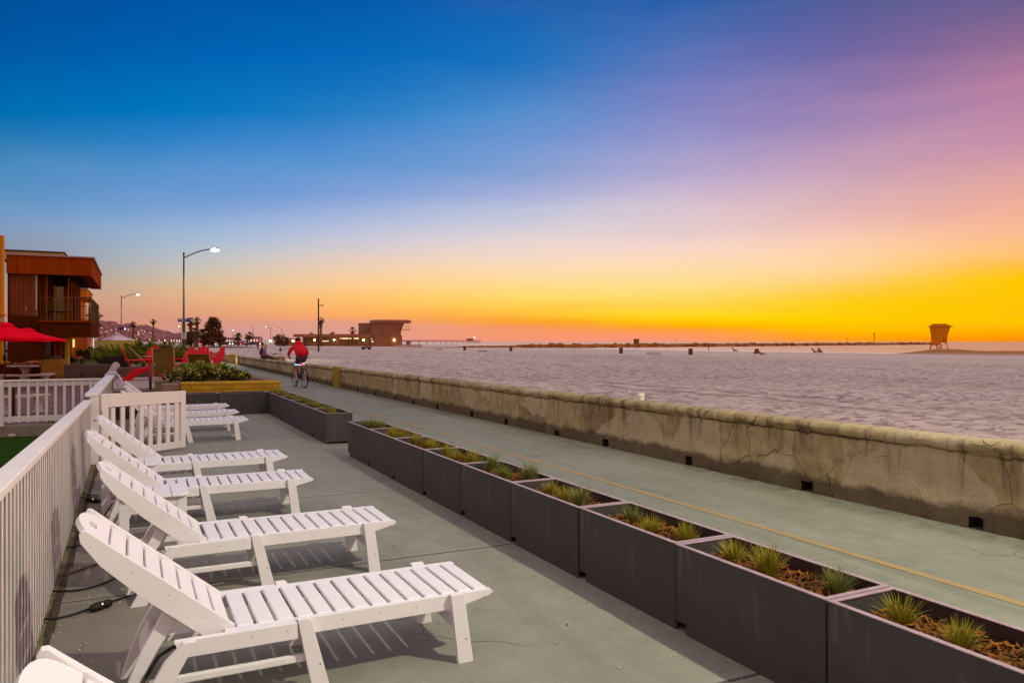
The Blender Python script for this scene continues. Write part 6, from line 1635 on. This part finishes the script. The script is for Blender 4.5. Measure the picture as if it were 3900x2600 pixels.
    return t
mat_lip = mat('lips', (.28,.08,.06), .5)
def plaid(name):
    m, nt, b = nodes(name); t = NT(nt); o = t.xyz(t.coord('Object'))
    c = (.075,.075,.24,1)
    for ax, f, colr in ((2, 34, (.30,.24,.42,1)), (1, 34, (.30,.24,.42,1)), (0, 34, (.26,.20,.38,1))):
        g = t.mapr(t.math('SINE', t.math('MULTIPLY', o[ax], f*2)), .3, .9, 0, .45); c = t.mix(g, c, colr)
    nt.links.new(c, b.inputs['Base Color']); b.inputs['Roughness'].default_value = .85; return m
m_grey = mat('silver_hair', (.62,.48,.34), .8, c2=(.74,.62,.48), scale=20); m_dkhair = mat('dark_hair', (.03,.018,.012), .7)
m_den = mat('dark_cloth', (.05,.035,.05), .9); m_redc = mat('red_hoodie', (.62,.006,.012), .8, c2=(.72,.012,.03), scale=6, bump=.4, bscale=14); m_shoe = mat('dark_shoe', (.05,.035,.035), .7); m_wshoe = mat('pale_cloth', (.5,.40,.38), .8)
# grey haired man sitting on the wall, looking out to sea
seatY = 43.6; sz_ = wtop(seatY)+.005
JS = dict(pelvis=(0,0,.115), waist=(-.035,0,.28), chest=(-.02,0,.44), neck0=(.01,0,.57), neck=(.035,0,.63), head=(.06,0,.70), crown=(.055,0,.81), face=(1,-.12,-.12),
  shl=(-.01,.185,.52), ell=(.07,.235,.27), wrl=(.27,.17,.17), hal=(.34,.14,.16), shr=(-.01,-.185,.52), elr=(.05,-.24,.27), wrr=(.24,-.17,.15), har=(.31,-.14,.14),
  hipl=(.06,.09,.085), knl=(.46,.13,.07), anl=(.50,.13,-.34), tol=(.63,.14,-.40), hipr=(.06,-.09,.085), knr=(.45,-.13,.07), anr=(.47,-.13,-.35), tor=(.60,-.14,-.41))
person('grey haired person in a blue plaid shirt sitting on the sea wall facing the water', (WX+.06, seatY, sz_), R(-8), JS, plaid('blue_plaid'), m_den, m_shoe, m_grey, hair_len=.10)
# second person just behind, only the dark head shows
JS2 = dict(JS)
person('dark haired person sitting on the wall, hidden behind the grey haired one', (WX+.12, seatY+1.5, wtop(seatY+1.5)+.03), R(-4), JS2, m_den, m_den, m_shoe, m_dkhair)
tp = thing('tripod', 'small camera on a pale tripod in front of the grey haired person', 'tripod', (WX+.85, seatY-.25, 0))
zt_ = at(1017, 1326, 42.5).z; pz = sandz(WX+.85)
for k in range(3):
    a = 2*math.pi*k/3+.4; MB().tube([(0,0,zt_-.14),(.22*math.cos(a),.22*math.sin(a),pz-.02)], .013, 6).build('leg', m_wshoe, tp)
cb = MB(); cb.box(-.07,.07,-.05,.05,zt_-.14,zt_-.04); cb.lathe([(.035,0),(.035,.09)], (.0,.0,zt_-.04), 8); cb.build('camera_body', m_den, tp, bevel=.006)
blk = thing('concrete_block', 'low yellowish concrete block on the sand right of the seated person', 'block', (WX+1.15, 47.5, 0), R(3))
p1_, p2_ = at(1036, 1358, 46), at(1070, 1370, 46); MB().box(-.15,.62,-.4,.4,-.05,.70).build('body', mat('yellow_concrete', (.34,.28,.08), .9, bump=.4), blk, bevel=.02); MB().box(.05,.40,-.415,-.402,.56,.62).build('slot', m_den, blk)
# ---------------------------------------------------------------- bicycles
m_bike = mat('bike_paint', (.03,.03,.035), .35, c2=(.05,.05,.06)); m_chr = mat('bike_metal', (.45,.42,.42), .3, metal=.8); m_tl2 = emis('bike_light', (.35,.75,1.0), .75); m_rl = emis('bike_rear_light', (1.0,.05,.12), 4.0)
def bicycle(label, loc, rz, lights=True):
    t = thing('bicycle', label, 'bicycle', loc, rz)
    WB, r = .52, .335
    for x in (-WB, WB):
        ty = MB(); ring = [(x+r*math.cos(2*math.pi*k/28), 0, r+r*math.sin(2*math.pi*k/28)) for k in range(29)]; ty.tube(ring, .021, 6, cap=False); w = ty.build('wheel', m_tyre, t, smooth=True)
        rm = MB(); rm.tube([(x+(r-.03)*math.cos(2*math.pi*k/28), 0, r+(r-.03)*math.sin(2*math.pi*k/28)) for k in range(29)], .010, 4, cap=False)
        for k in range(18): a = 2*math.pi*k/18; rm.tube([(x,.02*(-1)**k,r),(x+(r-.03)*math.cos(a),0,r+(r-.03)*math.sin(a))], .0022, 3)
        rm.tube([(x,-.05,r),(x,.05,r)], .018, 6); rm.build('spokes', m_chr, w)
    fr = MB(); bb = (-.03,0,.28); st = (-.17,0,.74); hd1 = (.34,0,.80); hd0 = (.37,0,.66)
    for a, b, q in ((bb,st,.018),(st,hd1,.017),(bb,hd0,.020),(hd0,hd1,.022)): fr.tube([a, b], q, 7)
    for y in (-.045,.045): fr.tube([bb,(-WB,y,r)], .011, 5); fr.tube([st,(-WB,y,r)], .010, 5); fr.tube([hd0,(WB,y,r)], .013, 5)
    fr.build('frame', m_bike, t, smooth=True)
    MB().tube([(-.17,0,.74),(-.20,0,.90)], .014, 6).build('seat_post', m_chr, t)
    sd = MB(); sd.prism([(-.15,-.085),(-.15,.085),(-.03,.055),(.13,.018),(.13,-.018),(-.03,-.055)], lambda a, b, z: (-.20+a, b, z), .90, .945); sd.build('saddle', m_tyre, t, bevel=.012)
    hb_ = MB(); hb_.tube([(.335,0,.80),(.32,0,.96)], .015, 6); hb_.tube([(.22,-.33,1.03),(.36,-.20,1.02),(.36,0,.97),(.36,.20,1.02),(.22,.33,1.03)], .013, 6); hb_.build('handlebar', m_chr, t, smooth=True)
    ck = MB(); ck.tube([(-.03,.07,.28),(-.06,.09,.12)], .011, 5); ck.tube([(-.03,-.07,.28),(.0,-.09,.44)], .011, 5); ck.tube([(-.03,-.08,.28),(-.03,.08,.28)], .016, 6); ck.box(-.11,-.01,.085,.16,.11,.125); ck.box(-.05,.05,-.16,-.085,.435,.45)
    ck.lathe([(.09,-.004),(.09,.004)], (0,0,0), 16); ck.v[-32:] = [(x-.03, -.062+z, y+.28) for x, y, z in ck.v[-32:]]
    ck.build('crank', m_chr, t)
    if lights:
        MB().box(-.40,-.36,-.03,.03,.80,.85).build('rear_light', m_rl, t); MB().tube([(-.36,.05,.78),(-.36,.30,.80)], [.014,.026], 8).build('side_light', m_tl2, t, smooth=True)
    return t
cyc = Vector((5.25, 27.3, 0))
bicycle('black bicycle under the rider in red on the boardwalk', cyc, R(97))
JC = dict(pelvis=(-.19,0,1.03), waist=(-.10,0,1.17), chest=(.06,0,1.33), neck0=(.16,0,1.46), neck=(.20,0,1.51), head=(.235,0,1.565), crown=(.235,0,1.675), face=(1,.1,-.12),
  shl=(.10,.20,1.42), ell=(.20,.34,1.18), wrl=(.27,.31,1.075), hal=(.29,.29,1.055), shr=(.10,-.20,1.42), elr=(.20,-.34,1.18), wrr=(.27,-.31,1.075), har=(.29,-.29,1.055),
  hipl=(-.15,.10,.99), knl=(.14,.13,.62), anl=(-.10,.12,.21), tol=(.05,.12,.16), hipr=(-.15,-.10,.99), knr=(.26,-.14,.86), anr=(-.02,-.12,.53), tor=(.11,-.12,.49))
rider = person('cyclist in a loose red hoodie and dark shorts riding away along the boardwalk', cyc, R(97), JC, m_redc, m_den, m_shoe, m_dkhair, sleeves='long', long_legs=False)
W = {'a': ((-.20,0,1.06), .20), 'b': ((-.10,0,1.20), .205), 'c': ((.05,0,1.37), (.235,.18)), 'd': ((.15,0,1.475), .10)}
skin_mesh('hoodie', W, [('a','b'),('b','c'),('c','d')], 'a', m_redc, rider, 2)
hdm = MB(); hdm.ball((.10,0,1.53), .13, 10, 8, (.8,1.05,.75)); hdm.build('hood', m_redc, rider, smooth=True)
bicycle('black bicycle leaning behind the sea wall left of the seated person', (WX+.85, 46.3, -.06), R(200), False)
# ---------------------------------------------------------------- people on the beach
JW = dict(pelvis=(0,0,.95), waist=(0,0,1.08), chest=(.01,0,1.28), neck0=(.0,0,1.44), neck=(.01,0,1.50), head=(.03,0,1.57), crown=(.03,0,1.68), face=(1,0,-.05),
  shl=(0,.19,1.40), ell=(-.06,.25,1.14), wrl=(.02,.25,.92), hal=(.05,.25,.84), shr=(0,-.19,1.40), elr=(.03,-.25,1.14), wrr=(.12,-.24,.93), har=(.16,-.24,.86),
  hipl=(0,.09,.90), knl=(.14,.10,.50), anl=(.08,.10,.09), tol=(.21,.11,.03), hipr=(0,-.09,.90), knr=(.0,-.10,.48), anr=(-.22,-.10,.10), tor=(-.10,-.11,.03))
m_bsk = mat('backlit_skin', (.34,.11,.03), .8); m_bcl = mat('backlit_cloth', (.26,.075,.02), .9)
person('walker strolling along the wet sand at the water edge', sandp(2699, 1337), R(160), JW, m_bcl, m_bcl, None, m_dkhair, long_legs=False, skin=m_bsk)
JL = dict(pelvis=(0,0,.22), waist=(-.12,0,.32), chest=(-.26,0,.46), neck0=(-.35,0,.58), neck=(-.38,0,.63), head=(-.39,0,.70), crown=(-.40,0,.81), face=(1,0,.1),
  shl=(-.30,.19,.54), ell=(-.16,.25,.34), wrl=(.06,.20,.30), hal=(.13,.18,.29), shr=(-.30,-.19,.54), elr=(-.16,-.25,.34), wrr=(.06,-.20,.30), har=(.13,-.18,.29),
  hipl=(.05,.09,.20), knl=(.40,.11,.36), anl=(.62,.12,.06), tol=(.74,.12,.04), hipr=(.05,-.09,.20), knr=(.42,-.11,.30), anr=(.72,-.12,.06), tor=(.84,-.12,.05))
def beach_chair(label, loc, rz):
    t = thing('beach_chair', label, 'beach chair', loc, rz, 'low folding beach chairs')
    MB().add([(-.05,-.26,.15),(.38,-.26,.20),(.38,.26,.20),(-.05,.26,.15),(-.05,-.26,.135),(.38,-.26,.185),(.38,.26,.185),(-.05,.26,.135)],[(0,3,2,1),(4,5,6,7),(0,1,5,4),(1,2,6,5),(2,3,7,6),(3,0,4,7)]).build('seat', m_bcl, t)
    MB().add([(-.05,-.26,.15),(-.52,-.26,.86),(-.52,.26,.86),(-.05,.26,.15),(-.08,-.26,.14),(-.55,-.26,.85),(-.55,.26,.85),(-.08,.26,.14)],[(0,3,2,1),(4,5,6,7),(0,1,5,4),(1,2,6,5),(2,3,7,6),(3,0,4,7)]).build('backrest', m_bcl, t)
    for y in (-.28,.28):
        MB().tube([(.36,y,0),(.30,y,.42),(-.28,y,.44)], .016, 5).build('armrest', m_tl, t); MB().tube([(-.35,y,0),(.10,y,.22)], .016, 5).build('leg', m_tl, t)
    return t
p = sandp(2797, 1339); rzb = R(-27)
bc = beach_chair('empty reclined beach chair alone at the water edge, facing right', p, rzb)
person('sunbather lying back in the lone beach chair at the water edge', p + Vector((0,0,.03)), rzb, JL, m_bcl, m_bcl, None, m_dkhair, long_legs=False, skin=m_bsk)
bc['label'] = 'reclined beach chair alone at the water edge under the sunbather'
p = sandp(2898, 1351); person('person sitting low on the sand in the middle of the beach', p - Vector((0,0,.10)), R(-10), JL, m_bcl, m_bcl, None, m_dkhair, long_legs=False, skin=m_bsk)
p2 = sandp(2878, 1350); dup(bc, p2, R(60), 'empty low beach chair left of the person sitting on the sand')
tw_ = thing('beach_towel', 'pale towel spread on the sand by the low beach chair', 'towel', sandp(2884, 1351) + Vector((0,0,.05)), R(-20)); MB().box(-.5,.9,-.4,.4,0,.03).build('cloth', m_tow, tw_)
p = sandp(3103, 1344); dup(bc, p, R(-70), 'left beach chair of the pair near the water'); person('left person of the seated pair near the water', p + Vector((0,0,.03)), R(-70), JL, m_bcl, m_bcl, None, m_dkhair, skin=m_bsk)
p = sandp(3124, 1344); dup(bc, p, R(-110), 'right beach chair of the pair near the water'); person('right person of the seated pair near the water', p + Vector((0,0,.03)), R(-110), JL, m_bcl, m_bcl, None, m_dkhair, skin=m_bsk)
for px, py, lab in ((982, 1320, 'dim figure standing by the planting mound'), (867, 1320, 'small dark figure standing left of the cars')):
    b_ = at(px, 1300, 125 if px > 900 else 200); b_.z = sandz(b_.x, b_.y); person(lab, b_, R(70), JW, m_bcl, m_bcl, None, m_dkhair, skin=m_bsk)
